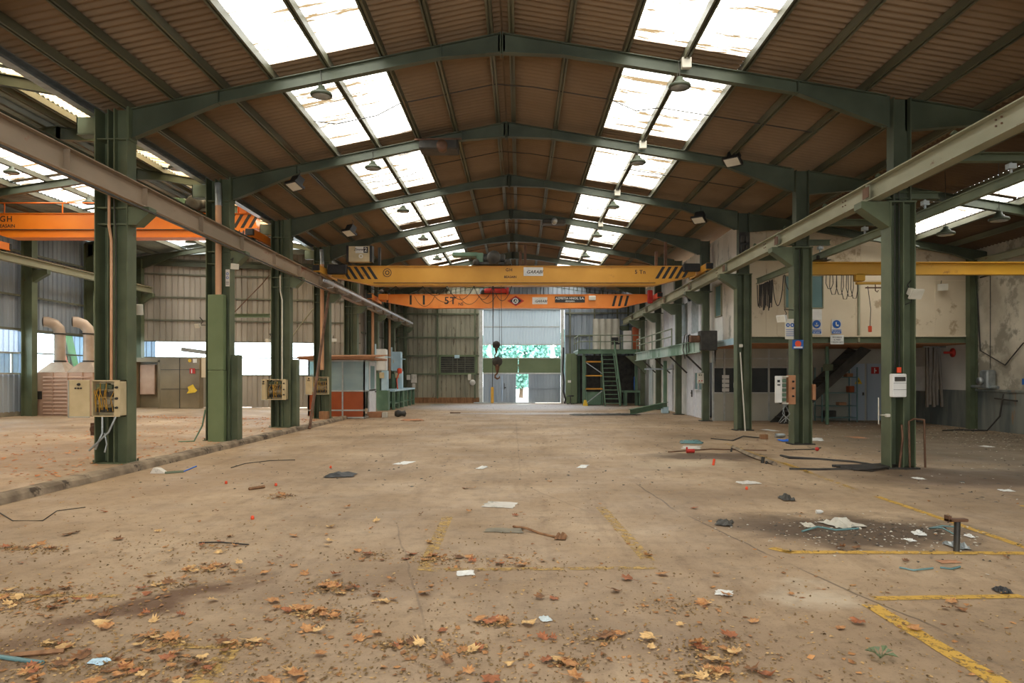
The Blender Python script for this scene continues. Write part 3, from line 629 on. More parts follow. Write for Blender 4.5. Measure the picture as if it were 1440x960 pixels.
# conductor bars (cyan-grey busbars) beside the left runway
q = MB()
for dx, dz in ((0,0),(.07,-.02),(.14,-.04)): q.bar((-7.04+dx,25.5,5.2+dz), (-7.04+dx,YB-1,5.2+dz), .045, .09)
for i in range(9): q.tube([(-7.1,26.2+i*2.3,5.0),(-6.88,26.2+i*2.3,5.02),(-6.88,26.2+i*2.3,5.24)], .012, 6)
solo('conductor_bar', q, M['bus'], 'pale conductor bars running beside the far part of the left runway', 'conductor bar')
q = MB(); q.bar((-7.0,YF,4.86), (-7.0,26,4.86), .04, .03); solo('conductor_rail', q, M['dark'], 'thin dark cable rail under the near left runway beam', 'cable rail')
# underslung track of the right aisle
t = thing('underslung_crane_track', 'pale steel track hung right of the right column row', 'crane track', (7.75, 12, 4.74))
q = MB(); q.ibeam((7.75,YF,4.85), (7.75,23.2,4.85), .17, .1, .016, .012); part('track_beam', q, M['track'], t)
for i in range(12):
    y = 13.6+2.38*(i-7)
    if y > 23: continue
    t2 = MB(); t2.ibeam((6.85,y,5.2), (8.0,y,5.2), .14, .12); 
    a = thing('hanger_arm', 'green arm holding the underslung track, %s from the right' % ORD[i], 'hanger arm', (7.4,y,5.1), 'arms carrying the underslung track')
    part('arm', t2, M['green'], a); q = MB(); q.bar((7.0,y,5.22),(7.45,y,5.75),.08,.06) if 0 else q.bar((7.3,y,5.27),(6.82,y,5.6),.07,.07); part('brace', q, M['green'], a)
    q = MB(); q.tube([(7.75,y,5.13),(7.75,y,4.95)], .02, 6); q.box(7.69,7.81,y-.05,y+.05,5.02,5.1); part('hanger_bolt', q, M['galv'], a)
# wall rail on the right wall
q = MB(); q.ibeam((14.85,12,5.45), (14.85,23.4,5.45), .22, .16); solo('wall_crane_rail', q, M['runway'], 'pale crane rail along the top of the right wall', 'crane track')

# ------------------------------------------------------------------ cranes
def stripe_set(par, xs, z0, z1, y, lean, wd, m='black', name='hazard_stripe'):
    for x in xs:
        q = MB(); q.add([(x,y,z0),(x+wd,y,z0),(x+wd+lean,y,z1),(x+lean,y,z1)], [(0,1,2,3)]); part(name, q, M[m], par)
def txt(par, s, size, x, y, z, m, shear=0, space=1., name='lettering'):
    return part(name, text_mb(s, size, (x,y,z), (1,0,0), (0,0,1), shear=shear, space=space), M[m], par)
def signboard(par, x0, x1, z0, z1, y, m='white', name='sign_plate'):
    q = MB(); q.box(x0, x1, y-.012, y, z0, z1); return part(name, q, M[m], par)
def disc(par, x, z, y, r, m, r2=0, name='emblem', n=24):
    q = MB()
    if r2:
        vs = [(x+a*math.cos(2*PI*k/n), y, z+a*math.sin(2*PI*k/n)) for a in (r2,r) for k in range(n)]
        q.add(vs, [(k,(k+1)%n,n+(k+1)%n,n+k) for k in range(n)])
    else: q.add([(x+r*math.cos(2*PI*k/n), y, z+r*math.sin(2*PI*k/n)) for k in range(n)], [tuple(range(n))])
    return part(name, q, M[m], par)
def end_truck(par, x, y, z, L, m, w=.2, h=.26):
    q = MB(); q.bbox(x-w/2, x+w/2, y-L/2, y+L/2, z+.06, z+.06+h, .015); e = part('end_truck', q, M[m], par)
    for s_ in (-1, 1):
        q = MB(); q.lathe([(.0,-.05),(.13,-.05),(.13,-.035),(.11,-.03),(.11,.03),(.13,.035),(.13,.05),(.0,.05)], (x,y+s_*(L/2-.25),z+.11), (1,0,0), 16); part('wheel', q, M['dark'], e)
        q = MB(); q.bbox(x-w/2-.02, x+w/2+.02, y+s_*L/2-.06, y+s_*L/2+.06, z+.1, z+.3, .01); part('buffer', q, M['black'], e)
    return e
def hoist(par, x, y, z, m='dark'):
    q = MB(); q.lathe([(0,-.45),(.17,-.45),(.19,-.4),(.19,.4),(.17,.45),(0,.45)], (x,y,z+.28), (1,0,0), 20); h_ = part('hoist', q, M[m], par)
    q = MB(); q.lathe([(0,0),(.2,0),(.26,.05),(.26,.3),(.2,.36),(0,.36)], (x+.05,y-.5,z+.26), (0,1,0), 20); part('motor', q, M[m], h_)
    q = MB(); q.bbox(x-.75,x+.7,y-.35,y+.35,z+.02,z+.12,.01); part('trolley_frame', q, M['dark'], h_)
    for dx in (-.6, .55):
        q = MB(); q.lathe([(0,-.04),(.1,-.04),(.12,0),(.1,.04),(0,.04)], (x+dx,y-.42,z+.1), (0,1,0), 14); part('trolley_wheel', q, M['dark'], h_)
    q = MB(); q.bbox(x-1.5,x-.55,y-.2,y+.2,z+.35,z+.5,.02); q.bbox(x-.6,x-.35,y-.2,y+.2,z+.12,z+.48,.02); part('gearbox', q, M['green_machine'], h_)
    return h_
def girder(par, poly, y, d, m, name='girder'):
    q = MB(); q.prism(poly, 'y', y-d/2, y+d/2)
    n = len(poly)
    for i in range(n):
        a, b_ = poly[i], poly[(i+1)%n]
        if abs(a[0]-b_[0]) > .25: q.bar((a[0],y,a[1]), (b_[0],y,b_[1]), d+.1, .018)
    return part(name, q, m, par)
# crane 1 : ochre, nearer
y1 = 26.5
c1 = thing('overhead_crane', 'ochre yellow overhead crane spanning the main hall, the nearer and higher of two', 'overhead crane', (-.25, y1, 5.4))
girder(c1, [(-6.95,5.82),(6.45,5.82),(6.5,5.5),(5.0,5.12),(-5.4,5.12),(-6.95,5.44)], y1, .42, M['yellow'])
fy = y1-.21-.006
q = MB(); q.bar((-5.4,y1-.25,5.2), (5.0,y1-.25,5.2), .05, .02); part('girder_lip', q, M['rail'], c1)
stripe_set(c1, [-6.35,-6.1,-5.85,-5.6,-5.36], 5.34, 5.8, fy, -.3, .12)
stripe_set(c1, [5.0,5.24,5.48,5.72,5.96], 5.36, 5.8, fy, .26, .12)
txt(c1, 'GH', .16, -.4, fy, 5.68, 'letter', space=1.2); txt(c1, 'BEASAIN', .12, -.35, fy, 5.42, 'letter')
txt(c1, '5 Tn', .2, 4.45, fy, 5.6, 'letter', space=1.1)
disc(c1, -4.9, 5.58, fy, .16, 'letter', .135); disc(c1, -4.9, 5.58, fy, .08, 'letter', .05)
q = MB()
for k in range(8): a = k*PI/4; q.bar((-4.9+.05*math.cos(a),fy,5.58+.05*math.sin(a)), (-4.9+.12*math.cos(a+.3),fy,5.58+.12*math.sin(a+.3)), .004, .014, (0,1,0))
part('emblem', q, M['letter'], c1)
sp = signboard(c1, .14, .86, 5.46, 5.78, fy-.002); sp['label'] = 'white sign plate'
txt(sp, 'GARABI', .17, .54, fy-.016, 5.6, 'letter', shear=.35); q = MB(); q.bar((.2,fy-.016,5.5),(.33,fy-.016,5.72),.004,.02,(0,1,0)); q.bar((.2,fy-.016,5.5),(.8,fy-.016,5.52),.004,.012,(0,1,0)); part('emblem', q, M['blue'], sp)
end_truck(c1, -7.22, y1, 5.40, 2.6, 'yellow'); end_truck(c1, 6.72, y1, 5.46, 2.6, 'yellow')
q = MB(); q.bbox(-7.05,-6.35,y1-.5,y1-.25,5.5,5.85,.02); part('travel_motor', q, M['black'], c1)
q = MB(); q.bbox(6.0,6.6,y1-.5,y1-.25,5.6,5.88,.02); part('travel_motor', q, M['black'], c1)
hoist(c1, -1.0, y1, 5.84)
for x, h_ in ((.02,.6), (.2,.85), (-5.25,.75), (5.1,.6), (5.45,.95), (-6.35,.75)):
    q = MB(); q.ibeam((x,y1+.1,5.82), (x,y1+.1,5.82+h_), .1, .08, .01, .008, up=(1,0,0)); part('post', q, M['rail'] if x > -5 else M['dark'], c1)
cb = MB(); cb.bbox(-6.3,-5.45,y1-.45,y1-.15,5.95,6.52,.015); cbo = part('control_box', cb, M['beige_box'], c1)
for x in (-6.36,-5.5): q = MB(); q.box(x,x+.09,y1-.47,y1-.14,5.94,6.54); part('edge_strip', q, M['black'], cbo)
sp = signboard(cbo, -6.02, -5.6, 6.26, 6.5, y1-.452); txt(sp, 'Zimmer', .12, -5.88, y1-.47, 6.39, 'letter', shear=.3); 
q = MB(); q.box(-5.72,-5.56,y1-.475,y1-.452,6.27,6.49); part('number_plate', q, M['black'], cbo); txt(cbo, '2', .2, -5.64, y1-.482, 6.38, 'white')
disc(cbo, -5.82, 6.15, y1-.456, .08, 'white', .04)
# crane 2 : orange, farther
y2 = 35.4
c2 = thing('overhead_crane', 'bright orange overhead crane spanning the main hall behind the ochre one', 'overhead crane', (-.25, y2, 5.4))
girder(c2, [(-6.95,5.8),(6.45,5.8),(6.5,5.5),(4.9,5.14),(-5.0,5.14),(-6.95,5.5)], y2, .42, M['orange2'])
fy = y2-.217
txt(c2, '5T', .5, -3.45, fy, 5.48, 'letter', space=1.15); txt(c2, 'NS', .2, -2.92, fy, 5.32, 'letter')
stripe_set(c2, [4.55,4.85,5.15], 5.22, 5.74, fy, .14, .12); stripe_set(c2, [-6.6,-5.45,-4.8], 5.3, 5.76, fy, 0, .1)
q = MB(); q.add([(-.62,fy,5.48),(-.2,fy,5.22),(.22,fy,5.48),(-.2,fy,5.74)], [(0,1,2,3)]); part('emblem', q, M['red'], c2)
q = MB(); q.add([(-.5,fy-.003,5.48),(-.2,fy-.003,5.28),(.1,fy-.003,5.48),(-.2,fy-.003,5.68)], [(0,1,2,3)]); part('emblem', q, M['black'], c2)
disc(c2, -.22, 5.48, fy-.006, .15, 'white', .1); txt(c2, 'A', .2, -.2, fy-.009, 5.47, 'white')
sp = signboard(c2, .62, 1.36, 5.32, 5.66, fy); txt(sp, 'GARABI', .17, 1.04, fy-.015, 5.46, 'letter', shear=.35); q = MB(); q.bar((.68,fy-.015,5.36),(.8,fy-.015,5.6),.004,.02,(0,1,0)); part('emblem', q, M['blue'], sp)
sp = signboard(c2, 1.74, 3.22, 5.4, 5.7, fy, 'black'); txt(sp, 'AZPEITIA HNOS, S.A.', .155, 2.48, fy-.016, 5.6, 'white'); txt(sp, '-BEASAIN-', .11, 2.48, fy-.016, 5.46, 'white')
end_truck(c2, -7.22, y2, 5.40, 2.6, 'orange2'); end_truck(c2, 6.72, y2, 5.46, 2.6, 'redo')
q = MB(); q.bbox(6.3,6.55,y2-.4,y2-.22,5.35,6.0,.03); part('travel_motor', q, M['red'], c2)
q = MB(); q.bbox(-6.95,-6.5,y2-.5,y2-.22,5.5,5.8,.03); part('travel_motor', q, M['orange2'], c2)
h_ = hoist(c2, -1.2, y2, 5.8); q = MB(); q.lathe([(0,0),(.1,0),(.12,.1),(.12,1.0),(.1,1.1),(0,1.1)], (-1.75,y2-.45,5.95), (1,0,0), 16); q.lathe([(0,0),(.17,0),(.17,.12),(0,.12)], (-.66,y2-.45,5.95), (1,0,0), 16); part('hoist_drum', q, M['red'], c2)
q = MB(); q.bbox(3.4,3.75,y2-.36,y2-.24,5.5,5.72,.02); part('junction_box', q, M['offwhite'], c2)
# left hall crane : orange
y3 = 23.0
c3 = thing('overhead_crane', 'vivid orange overhead crane in the left hall, seen behind the left columns', 'overhead crane', (-12.9, y3, 6.0))
girder(c3, [(-17.3,6.96),(-8.5,6.96),(-8.42,6.5),(-9.6,6.2),(-16.4,6.2),(-17.3,6.5)], y3, .45, M['orange'])
fy = y3-.232
q = MB(); q.bar((-16.8,fy-.03,6.44), (-9.5,fy-.03,6.44), .05, .025); part('girder_lip', q, M['rail'], c3)
txt(c3, 'GH', .26, -16.45, fy, 6.78, 'letter', space=1.2); txt(c3, 'BEASAIN', .15, -16.45, fy, 6.56, 'letter')
xe = -13.45
disc(c3, xe, 6.7, fy, .155, 'black'); disc(c3, xe, 6.7, fy-.003, .09, 'white', .06); txt(c3, 'GH', .09, xe, fy-.006, 6.7, 'white')
q = MB()
for k in range(12): a = k*PI/6; q.bar((xe+.1*math.cos(a),fy-.003,6.7+.1*math.sin(a)), (xe+.14*math.cos(a+.25),fy-.003,6.7+.14*math.sin(a+.25)), .004, .02, (0,1,0))
part('emblem', q, M['white'], c3)
stripe_set(c3, [-9.45,-9.2,-8.95,-8.7], 6.5, 6.93, fy, .25, .11); stripe_set(c3, [-17.2,-16.95], 6.5, 6.93, fy, -.2, .11)
end_truck(c3, -8.24, y3, 5.95, 2.6, 'orange'); end_truck(c3, -17.5, y3, 5.97, 2.6, 'orange')
q = MB(); q.tube([(-17.2,y3+.25,7.42),(-13.6,y3+.25,7.42)], .02, 6)
for x in (-16.85,-14.95,-13.6): q.tube([(x,y3+.25,6.96),(x,y3+.25,7.42)], .02, 6)
part('railing', q, M['orange'], c3)
hoist(c3, -10.4, y3, 6.98)
q = MB(); q.ibeam((-9.05,y3,6.96),(-9.05,y3,7.35),.12,.1,up=(1,0,0)); q.bbox(-9.0,-8.75,y3-.2,y3+.2,6.98,7.2,.02); part('post', q, M['orange'], c3)
# festoon cables hanging under it at the right end
q = MB()
for i in range(7):
    x = -9.35+i*.13; q.tube([(x,y3-.27,6.42),(x+.03,y3-.28,6.1-.1*(i%3)),(x+.09,y3-.28,6.05-.1*(i%3)),(x+.12,y3-.27,6.42)], .011, 5)
part('festoon_cable', q, M['cable'], c3)
# right aisle underslung crane : ochre
y4 = 18.5
c4 = thing('overhead_crane', 'slim ochre underslung crane beam in the right aisle', 'overhead crane', (11.3, y4, 4.35))
q = MB(); q.ibeam((7.4,y4,4.55), (15.0,y4,4.55), .33, .2, .025, .014); part('girder', q, M['yellow_dark'], c4)
q = MB(); q.bbox(7.55,7.95,y4-.35,y4+.35,4.72,4.74,.005)
for dx in (-.1,.1):
    for dy in (-.25,.25): q.lathe([(0,-.02),(.06,-.02),(.06,.02),(0,.02)], (7.75+dx,y4+dy,4.8), (1,0,0), 12)
part('end_carriage', q, M['dark'], c4)
q = MB(); q.box(9.95,10.28,y4-.13,y4-.125,4.44,4.68) if 0 else q.box(10.0,10.24,y4-.112,y4-.1,4.44,4.66); part('number_plate', q, M['dark'], c4); txt(c4, '17', .2, 10.1, y4-.115, 4.55, 'white')
q = MB(); q.box(8.75,9.55,y4-.05,y4+.05,4.14,4.2); q.bbox(8.7,8.95,y4-.1,y4+.1,4.22,4.42,.02); h2 = part('hoist', q, M['yellow_dark'], c4)
q = MB(); q.box(9.0,9.5,y4-.03,y4+.03,4.04,4.07); q.tube([(9.25,y4,4.14),(9.25,y4,3.98),(9.3,y4,3.94),(9.33,y4,3.99)], .012, 6); part('spreader_bar', q, M['rail'], h2)
q = MB()
for i, (x, d_) in enumerate(((8.15,.5),(8.32,.5),(8.45,.62),(8.58,.55),(8.7,.6),(8.05,.35))):
    q.tube([(x-.08,y4,4.38),(x-.09,y4,4.38-d_*.6),(x-.03,y4,4.38-d_),(x+.05,y4,4.38-d_),(x+.1,y4,4.38-d_*.6),(x+.09,y4,4.38)], .01, 5)
part('festoon_cable', q, M['cable'], c4)
q = MB(); q.tube([(9.05,y4,4.1),(9.12,y4-.02,3.5),(9.1,y4-.02,3.05)], .009, 5); pd = part('pendant_cable', q, M['cable'], c4); q = MB(); q.bbox(9.06,9.14,y4-.05,y4+.01,2.9,3.06,.01); part('pendant_control', q, M['redo'], pd)
# bundle of festoon loops on the aisle track
q = MB(); yb = 22.4
for i in range(14):
    x = 7.78+R.uniform(-.05,.05); y = yb-.5+i*.09; d_ = .78+R.uniform(-.12,.12)
    q.tube([(x,y,4.72),(x+.01,y,4.72-d_*.5),(x,y+.02,4.72-d_),(x+.02,y+.04,4.72-d_*.5),(x,y+.05,4.72)], .018, 5)
for a, b_, d_ in ((20.9,21.8,.85),(20.0,20.8,.5),(19.2,20.0,.4),(23.0,23.2,.7)):
    q.tube([(7.75,a+(b_-a)*s_,4.72-d_*math.sin(PI*s_)**.6) for s_ in [i/10 for i in range(11)]], .014, 5)
solo('festoon_cable', q, M['cable'], 'bundle of dark cable loops hanging from the aisle track', 'cable')
# hook blocks
def hook(x, y, z, r, ztop, label):
    t = thing('hook_block', label, 'crane hook', (x,y,z-.35))
    q = MB(); q.lathe([(0,-.09),(r*.9,-.09),(r,-.05),(r,.05),(r*.9,.09),(0,.09)], (x,y,z), (0,1,0), 24); part('sheave', q, M['dark'], t)
    q = MB(); q.lathe([(r*.55,0),(r*.45,-.08),(.06,-.22),(.04,-.3),(.0,-.3)], (x,y,z-r*.6), (0,0,1), 14); part('swivel', q, M['rail'], t)
    pts = [(x+.0,y,z-r*.6-.26),(x+.0,y,z-r*.6-.32),(x-.08,y,z-r*.6-.4),(x-.08,y,z-r*.6-.48),(x,y,z-r*.6-.53),(x+.08,y,z-r*.6-.49),(x+.09,y,z-r*.6-.42)]
    q = MB(); q.tube(pts, [.03,.03,.032,.036,.036,.028,.012], 8); part('hook', q, M['rail'], t)
    for dx in (-r*.9, r*.9):
        q = MB(); q.tube([(x+dx,y,z),(x+dx*.8,y,ztop)], .009, 5); part('wire_rope', q, M['cable'], t)
    return t
hook(-.84, y1, 2.3, .19, 5.9, 'larger dark crane hook block, the lower of the two at mid hall')
hook(-1.17, y2, 3.32, .19, 5.85, 'smaller looking dark crane hook block, the upper one in front of the far door')
t = thing('pendant_control', 'long ochre crane pendant control dangling near the far door', 'crane control', (-1.02,y1,.85))
q = MB(); q.bbox(-1.08,-.97,y1-.06,y1+.05,.75,1.35,.02); part('control_body', q, M['yellow_dark'], t); q = MB(); q.tube([(-1.02,y1,1.35),(-1.0,y1,3.0),(-1.01,y1,5.1)], .014, 6); part('cable', q, M['cable'], t)
# festoons between the cranes
q = MB()
def loop(q, xa, xb, y, z, d_, r=.012):
    q.tube([(xa+(xb-xa)*i/8, y, z-d_*math.sin(PI*i/8)**.8) for i in range(9)], r, 5)
for xa, xb, d_ in ((-5.6,-4.6,.22),(-4.6,-3.6,.3),(-3.6,-2.7,.35),(-2.7,-1.7,.5),(-1.7,-1.0,.5),(-1.0,-.3,.55)): loop(q, xa, xb, y1-.1, 5.1, d_)
part('festoon_cable', q, M['cable'], c1)
q = MB()
for xa, xb, d_ in ((-5.2,-4.2,.5),(-4.2,-3.1,.3),(-3.0,-2.0,.4),(-2.0,-1.2,.35)): loop(q, xa, xb, y2-.3, 5.7, d_)
part('festoon_cable', q, M['cable'], c2)
# roof cables sagging across the hall at mid bay
for k in range(3, 8):
    y = FY[k]+2.3
    q = MB(); q.tube([(x, y, zr(x)+.02-(.16 if -4.3 < x < -2.7 or 2.2 < x < 3 else 0)) for x in [-4.6,-4.1,-3.66,-3.2,-2.7,-1.65,-.56,.3,.92,2.03,2.6,3.15,4.28,5.43,6.58]], .013, 5)
    solo('roof_cable', q, M['cable'], 'thin black cable strung under the rooflights, %s bay' % ORD[k-3], 'cable', 'roof cables of the main hall')
# ------------------------------------------------------------------ lamps
def highbay(x, y, z, hang, label, grp):
    t = thing('high_bay_lamp', label, 'ceiling lamp', (x,y,z), grp)
    q = MB(); q.lathe([(0,.16),(.06,.16),(.07,.1),(.10,.09),(.11,.06),(.2,.02),(.21,-.02),(.19,-.04),(.0,-.035)], (x,y,z), (0,0,1), 20); part('lamp_housing', q, M['green_roof'], t)
    q = MB(); q.lathe([(0,0),(.17,0),(.17,.012),(0,.012)], (x,y,z-.045), (0,0,1), 20); part('lamp_lens', q, M['galv'], t)
    q = MB(); q.tube([(x,y,z+.16),(x,y,z+.16+hang*.4),(x-.02,y,z+.16+hang)], .008, 5); q.tube([(x-.05,y,z+.12),(x-.04,y,z+.25),(x,y,z+.26)], .006, 5); part('suspension', q, M['dark'], t); return t
h0 = highbay(-3.78, 13.55, 7.12, .3, 'round high bay lamp on the nearest frame, left rooflights', 'high bay lamps of the main hall')
for k in range(4, 8): dup(h0, (-3.78, FY[k]-.05, 7.12), 'round high bay lamp on the %s frame, left rooflights' % NTH[k-3])
for k in range(3, 8): dup(h0, (3.0, FY[k]-.25, 7.2), 'round high bay lamp on the %s frame, right rooflights' % NTH[k-3])
for i, (px, py, Y) in enumerate(((1330,328,17.3),(1405,308,15.9),(1281,348,19.5))):
    p = P(px,py,Y); highbay(p.x,p.y,p.z,RS(p.x)-p.z-.14,'%s round lamp hanging in the right aisle' % ('middle','rightmost','leftmost')[i],'lamps of the right aisle')
for i, (px, py, Y) in enumerate(((16,242,20.8),(125,285,24.3),(249,236,18.0),(268,340,28))):
    p = P(px,py,Y); highbay(p.x,p.y,p.z,max(.15,LS(p.x)-p.z-.14),'%s round lamp hanging in the left hall' % ('leftmost','second','third','rearmost')[i],'lamps of the left hall')
# junction boxes on frames
for k in range(3, 7):
    q = MB(); x = 3.15; q.bbox(x-.09, x+.09, FY[k]-.2, FY[k]-.08, zr(x)-.16, zr(x)+.04, .01); solo('junction_box', q, M['offwhite'], 'small white box on the %s frame beside the lamp' % NTH[k-3], 'junction box', 'boxes on the frames')
for lab, px, py, Y in (('left', 420, 250, 18.2), ('left', 495, 318, 23.0), ('right', 1033, 216, 18.2), ('right', 985, 300, 23.0)):
    p = P(px,py,Y); flood('black floodlight under the %s slope of the %s frame' % (lab, 'second' if Y < 20 else 'third'), p, (-.25 if lab == 'left' else -.3,-.35,-.8), 'black', .4)
# heater / fan units tucked under the roof
t = thing('roof_fan_unit', 'dark fan unit under the second frame left of the ridge', 'fan unit', P(618,207,18.5))
p = P(618,207,18.5); q = MB(); q.bbox(p.x-.5,p.x+.5,p.y-.3,p.y+.3,p.z-.13,p.z+.13,.03); part('casing', q, M['dark'], t)
q = MB(); q.lathe([(.05,0),(.14,0),(.14,.25),(.05,.25)], (p.x+.1,p.y-.35,p.z-.05), (0,1,0), 16); q.bar((p.x-.6,p.y-.3,p.z+.1),(p.x+.6,p.y-.3,p.z+.12),.05,.04); part('fan', q, M['rail'], t)
t = thing('roof_fan_unit', 'small dark fan unit right of the ridge at mid roof', 'fan unit', P(779,313,28)); p = P(779,313,28)
q = MB(); q.bbox(p.x-.45,p.x+.45,p.y-.25,p.y+.25,p.z-.08,p.z+.1,.03); part('casing', q, M['dark'], t); q = MB(); q.lathe([(.0,0),(.12,0),(.12,.2),(.0,.2)], (p.x,p.y-.35,p.z), (0,1,0), 14); part('fan', q, M['galv'], t)
# ================================================================== RIGHT OFFICE BLOCK
OY, OX = 23.8, 7.55
mb = MB(); zt = lambda x: RS(x)-.03
mb.add([(OX,OY,3.08),(RX,OY,3.08),(RX,OY,zt(RX)),(OX,OY,zt(OX)),(OX,OY+.15,3.08),(RX,OY+.15,3.08),(RX,OY+.15,zt(RX)),(OX,OY+.15,zt(OX))],[(0,1,2,3),(7,6,5,4),(0,4,5,1),(1,5,6,2),(2,6,7,3),(3,7,4,0)])
fac = struct('wall_office_front', mb, M['facade'])
q = MB()
for x in (8.25, 8.62, 9.5, 11.25, 11.42, 12.6, 13.9): q.box(x-.012, x+.012, OY-.014, OY, 3.1, zt(x)-.1)
for z in (4.95, 5.55, 6.1): q.box(8.6 if z < 5.5 else OX, RX, OY-.012, OY, z-.008, z+.008)
q.box(OX, RX, OY-.06, OY, 3.06, 3.11); part('panel_batten', q, M['facade'], fac)
q = MB(); q.box(11.3, 11.36, OY-.05, OY, 2.9, 5.4); part('downpipe', q, M['runway'], fac)
mb = MB(); mb.box(OX, OX+.12, OY, YB, 3.0, 7.0); struct('wall_office_side_upper', mb, M['facade_s'])
q = MB(); q.bar((OX-.02,OY+.0,2.98),(OX-.02,27.8,2.98),.06,.22); solo('edge_beam', q, M['lightblue'], 'pale blue beam under the corner of the upper office', 'beam')
mb = MB(); mb.box(OX+.05, RX, OY+.05, 28.1, 2.84, 3.0); struct('ceiling_office', mb, M['card'])
t = thing('facade_beam', 'green beam under the beige upper office front', 'beam', (11.3,OY,2.88)); q = MB(); q.ibeam((OX+.1,OY+.02,2.97),(RX,OY+.02,2.97),.2,.16); part('beam', q, M['green'], t)
def window(x0, x1, z0, z1, y=None, x=None, m='teal', fm='alu_white', cols=1, lab='', fr=.05):
    wn[0] += 1; f = MB(); g = MB()
    if y is not None:
        for a in range(cols):
            u0 = x0+(x1-x0)*a/cols; u1 = x0+(x1-x0)*(a+1)/cols
            f.box(u0,u0+fr,y-.05,y,z0,z1); f.box(u1-fr,u1,y-.05,y,z0,z1); f.box(u0,u1,y-.05,y,z0,z0+fr); f.box(u0,u1,y-.05,y,z1-fr,z1); g.box(u0+fr,u1-fr,y-.02,y-.005,z0+fr,z1-fr)
    else:
        for a in range(cols):
            u0 = x0+(x1-x0)*a/cols; u1 = x0+(x1-x0)*(a+1)/cols
            f.box(x-.06,x,u0,u0+fr,z0,z1); f.box(x-.06,x,u1-fr,u1,z0,z1); f.box(x-.06,x,u0,u1,z0,z0+fr); f.box(x-.06,x,u0,u1,z1-fr,z1); g.box(x-.02,x-.005,u0+fr,u1-fr,z0+fr,z1-fr)
    o = struct('window_%d' % wn[0], f, M[fm], lab or None); part('pane', g, M[m], o); return o
window(8.86, 10.15, 4.02, 5.12, y=OY, cols=1, fm='runway', lab='teal pane in the upper office front', fr=.03)
window(26.5, 27.35, 4.0, 5.2, x=OX, cols=1, lab='narrow teal pane on the upper side wall', fm='runway', fr=.03)
window(29.5, 33.4, 3.3, 5.35, x=OX, cols=2, m='galv', lab='pair of white framed windows above the walkway', fr=.3)
window(28.3, 29.2, 3.6, 5.35, x=OX, cols=1, m='galv', lab='single white framed window beside the pair', fr=.2)
window(34.0, 37.0, 3.1, 5.2, x=OX, cols=3, m='alu_white', lab='glossy white panels above the walkway', fr=.06)
q = MB(); q.box(OX-.03, OX, 26.4, 27.4, 3.1, 3.96); part('wall_patch', q, M['white'], fac)
q = MB(); q.box(9.0, 10.1, OY-.02, OY, 3.14, 4.0); part('wall_patch', q, M['white'], fac)
# lower side wall
mb = MB(); mb.box(OX+.05, OX+.17, 28.9, YB, 0, 3.0); mb.box(OX+.05, OX+.17, 28.0, 28.9, 2.3, 3.0); struct('wall_office_side_lower', mb, M['white'])
q = MB(); sheet_wall(q, (OX+.04,29.0,0), (OX+.04,32.3,0), 0, 2.7, pitch=.4, amp=.02, n=V((-1,0,0))); struct('wall_office_side_panels', q, M['alu_white'])
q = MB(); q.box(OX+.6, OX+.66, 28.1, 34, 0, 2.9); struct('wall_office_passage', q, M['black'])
window(29.2, 30.6, 1.15, 1.95, x=OX, cols=2, m='teal', lab='small window in the white lower side wall')
d = MB(); d.box(OX-.02, OX+.03, 30.9, 31.8, .05, 2.1); dr = struct('door_2', d, M['alu_white'], 'white door under the walkway'); q = MB(); q.box(OX-.08,OX-.02,31.0,31.12,1.0,1.05); q.box(OX-.07,OX-.02,31.02,31.06,.85,1.15); part('door_handle', q, M['dark'], dr)
for i, y in enumerate((33.6, 35.2, 38.2, 40.5)):
    q = MB(); q.box(OX+.0, OX+.06, y, y+.85, .05, 2.3); q.box(OX-.03,OX,y-.05,y,.05,2.4); q.box(OX-.03,OX,y+.85,y+.9,.05,2.4); struct('door_%d' % (3+i), q, M[('card','alu_white','facade','sheet_pale')[i]], 'tall panel door under the walkway')
# lower front glazed partition
PY = 28.0
mb = MB(); mb.box(OX+.05, 11.1, PY, PY+.06, 0, 1.1); mb.box(OX+.05, 11.1, PY, PY+.06, 2.1, 2.86); mb.box(11.1, RX, PY+.1, PY+.16, 0, 2.86); lw = struct('wall_office_glazed', mb, M['glass_wall'])
q = MB(); q.box(OX+.08, 11.1, PY+.02, PY+.04, 1.1, 2.1); part('pane', q, M['darkpane'], lw)
q = MB()
for x in (OX+.07, 8.05, 8.95, 9.8, 10.55, 11.1, 12.05, 13.0): q.box(x-.03, x+.03, PY-.04, PY+.1, 0, 2.86)
for z in (1.1, 2.1, 2.45): q.box(OX+.05, 11.1, PY-.03, PY+.06, z-.025, z+.025)
part('glazing_bar', q, M['alu'], lw)
q = MB()
for z in (1.35, 1.6, 1.85): q.box(8.95, 11.1, PY+.041, PY+.05, z-.012, z+.012)
part('blind', q, M['glass_wall'], lw)
for i, (x0, z0, w_, h_) in enumerate(((7.95,1.15,.28,.14),(7.95,1.32,.28,.14),(7.95,1.49,.28,.14),(7.95,1.66,.28,.14),(8.4,1.3,.3,.2),(8.62,1.1,.3,.18))):
    q = MB(); q.box(x0, x0+w_, PY-.05, PY-.045, z0, z0+h_); solo('paper_notice', q, M['white'], 'small white notice on the dark office glazing, %s' % ORD[i], 'notice', 'papers on the office glazing')
for i, (x0, x1) in enumerate(((13.05,13.6),(13.7,14.7))):
    q = MB(); q.box(x0, x1, PY+.04, PY+.1, .02, 2.25); dr = struct('door_%d' % (7+i), q, M['door_grey'], 'grey office door'); h2 = MB(); h2.box(x1-.1,x1-.05,PY-.02,PY+.04,1.0,1.12); part('door_handle', h2, M['dark'], dr)
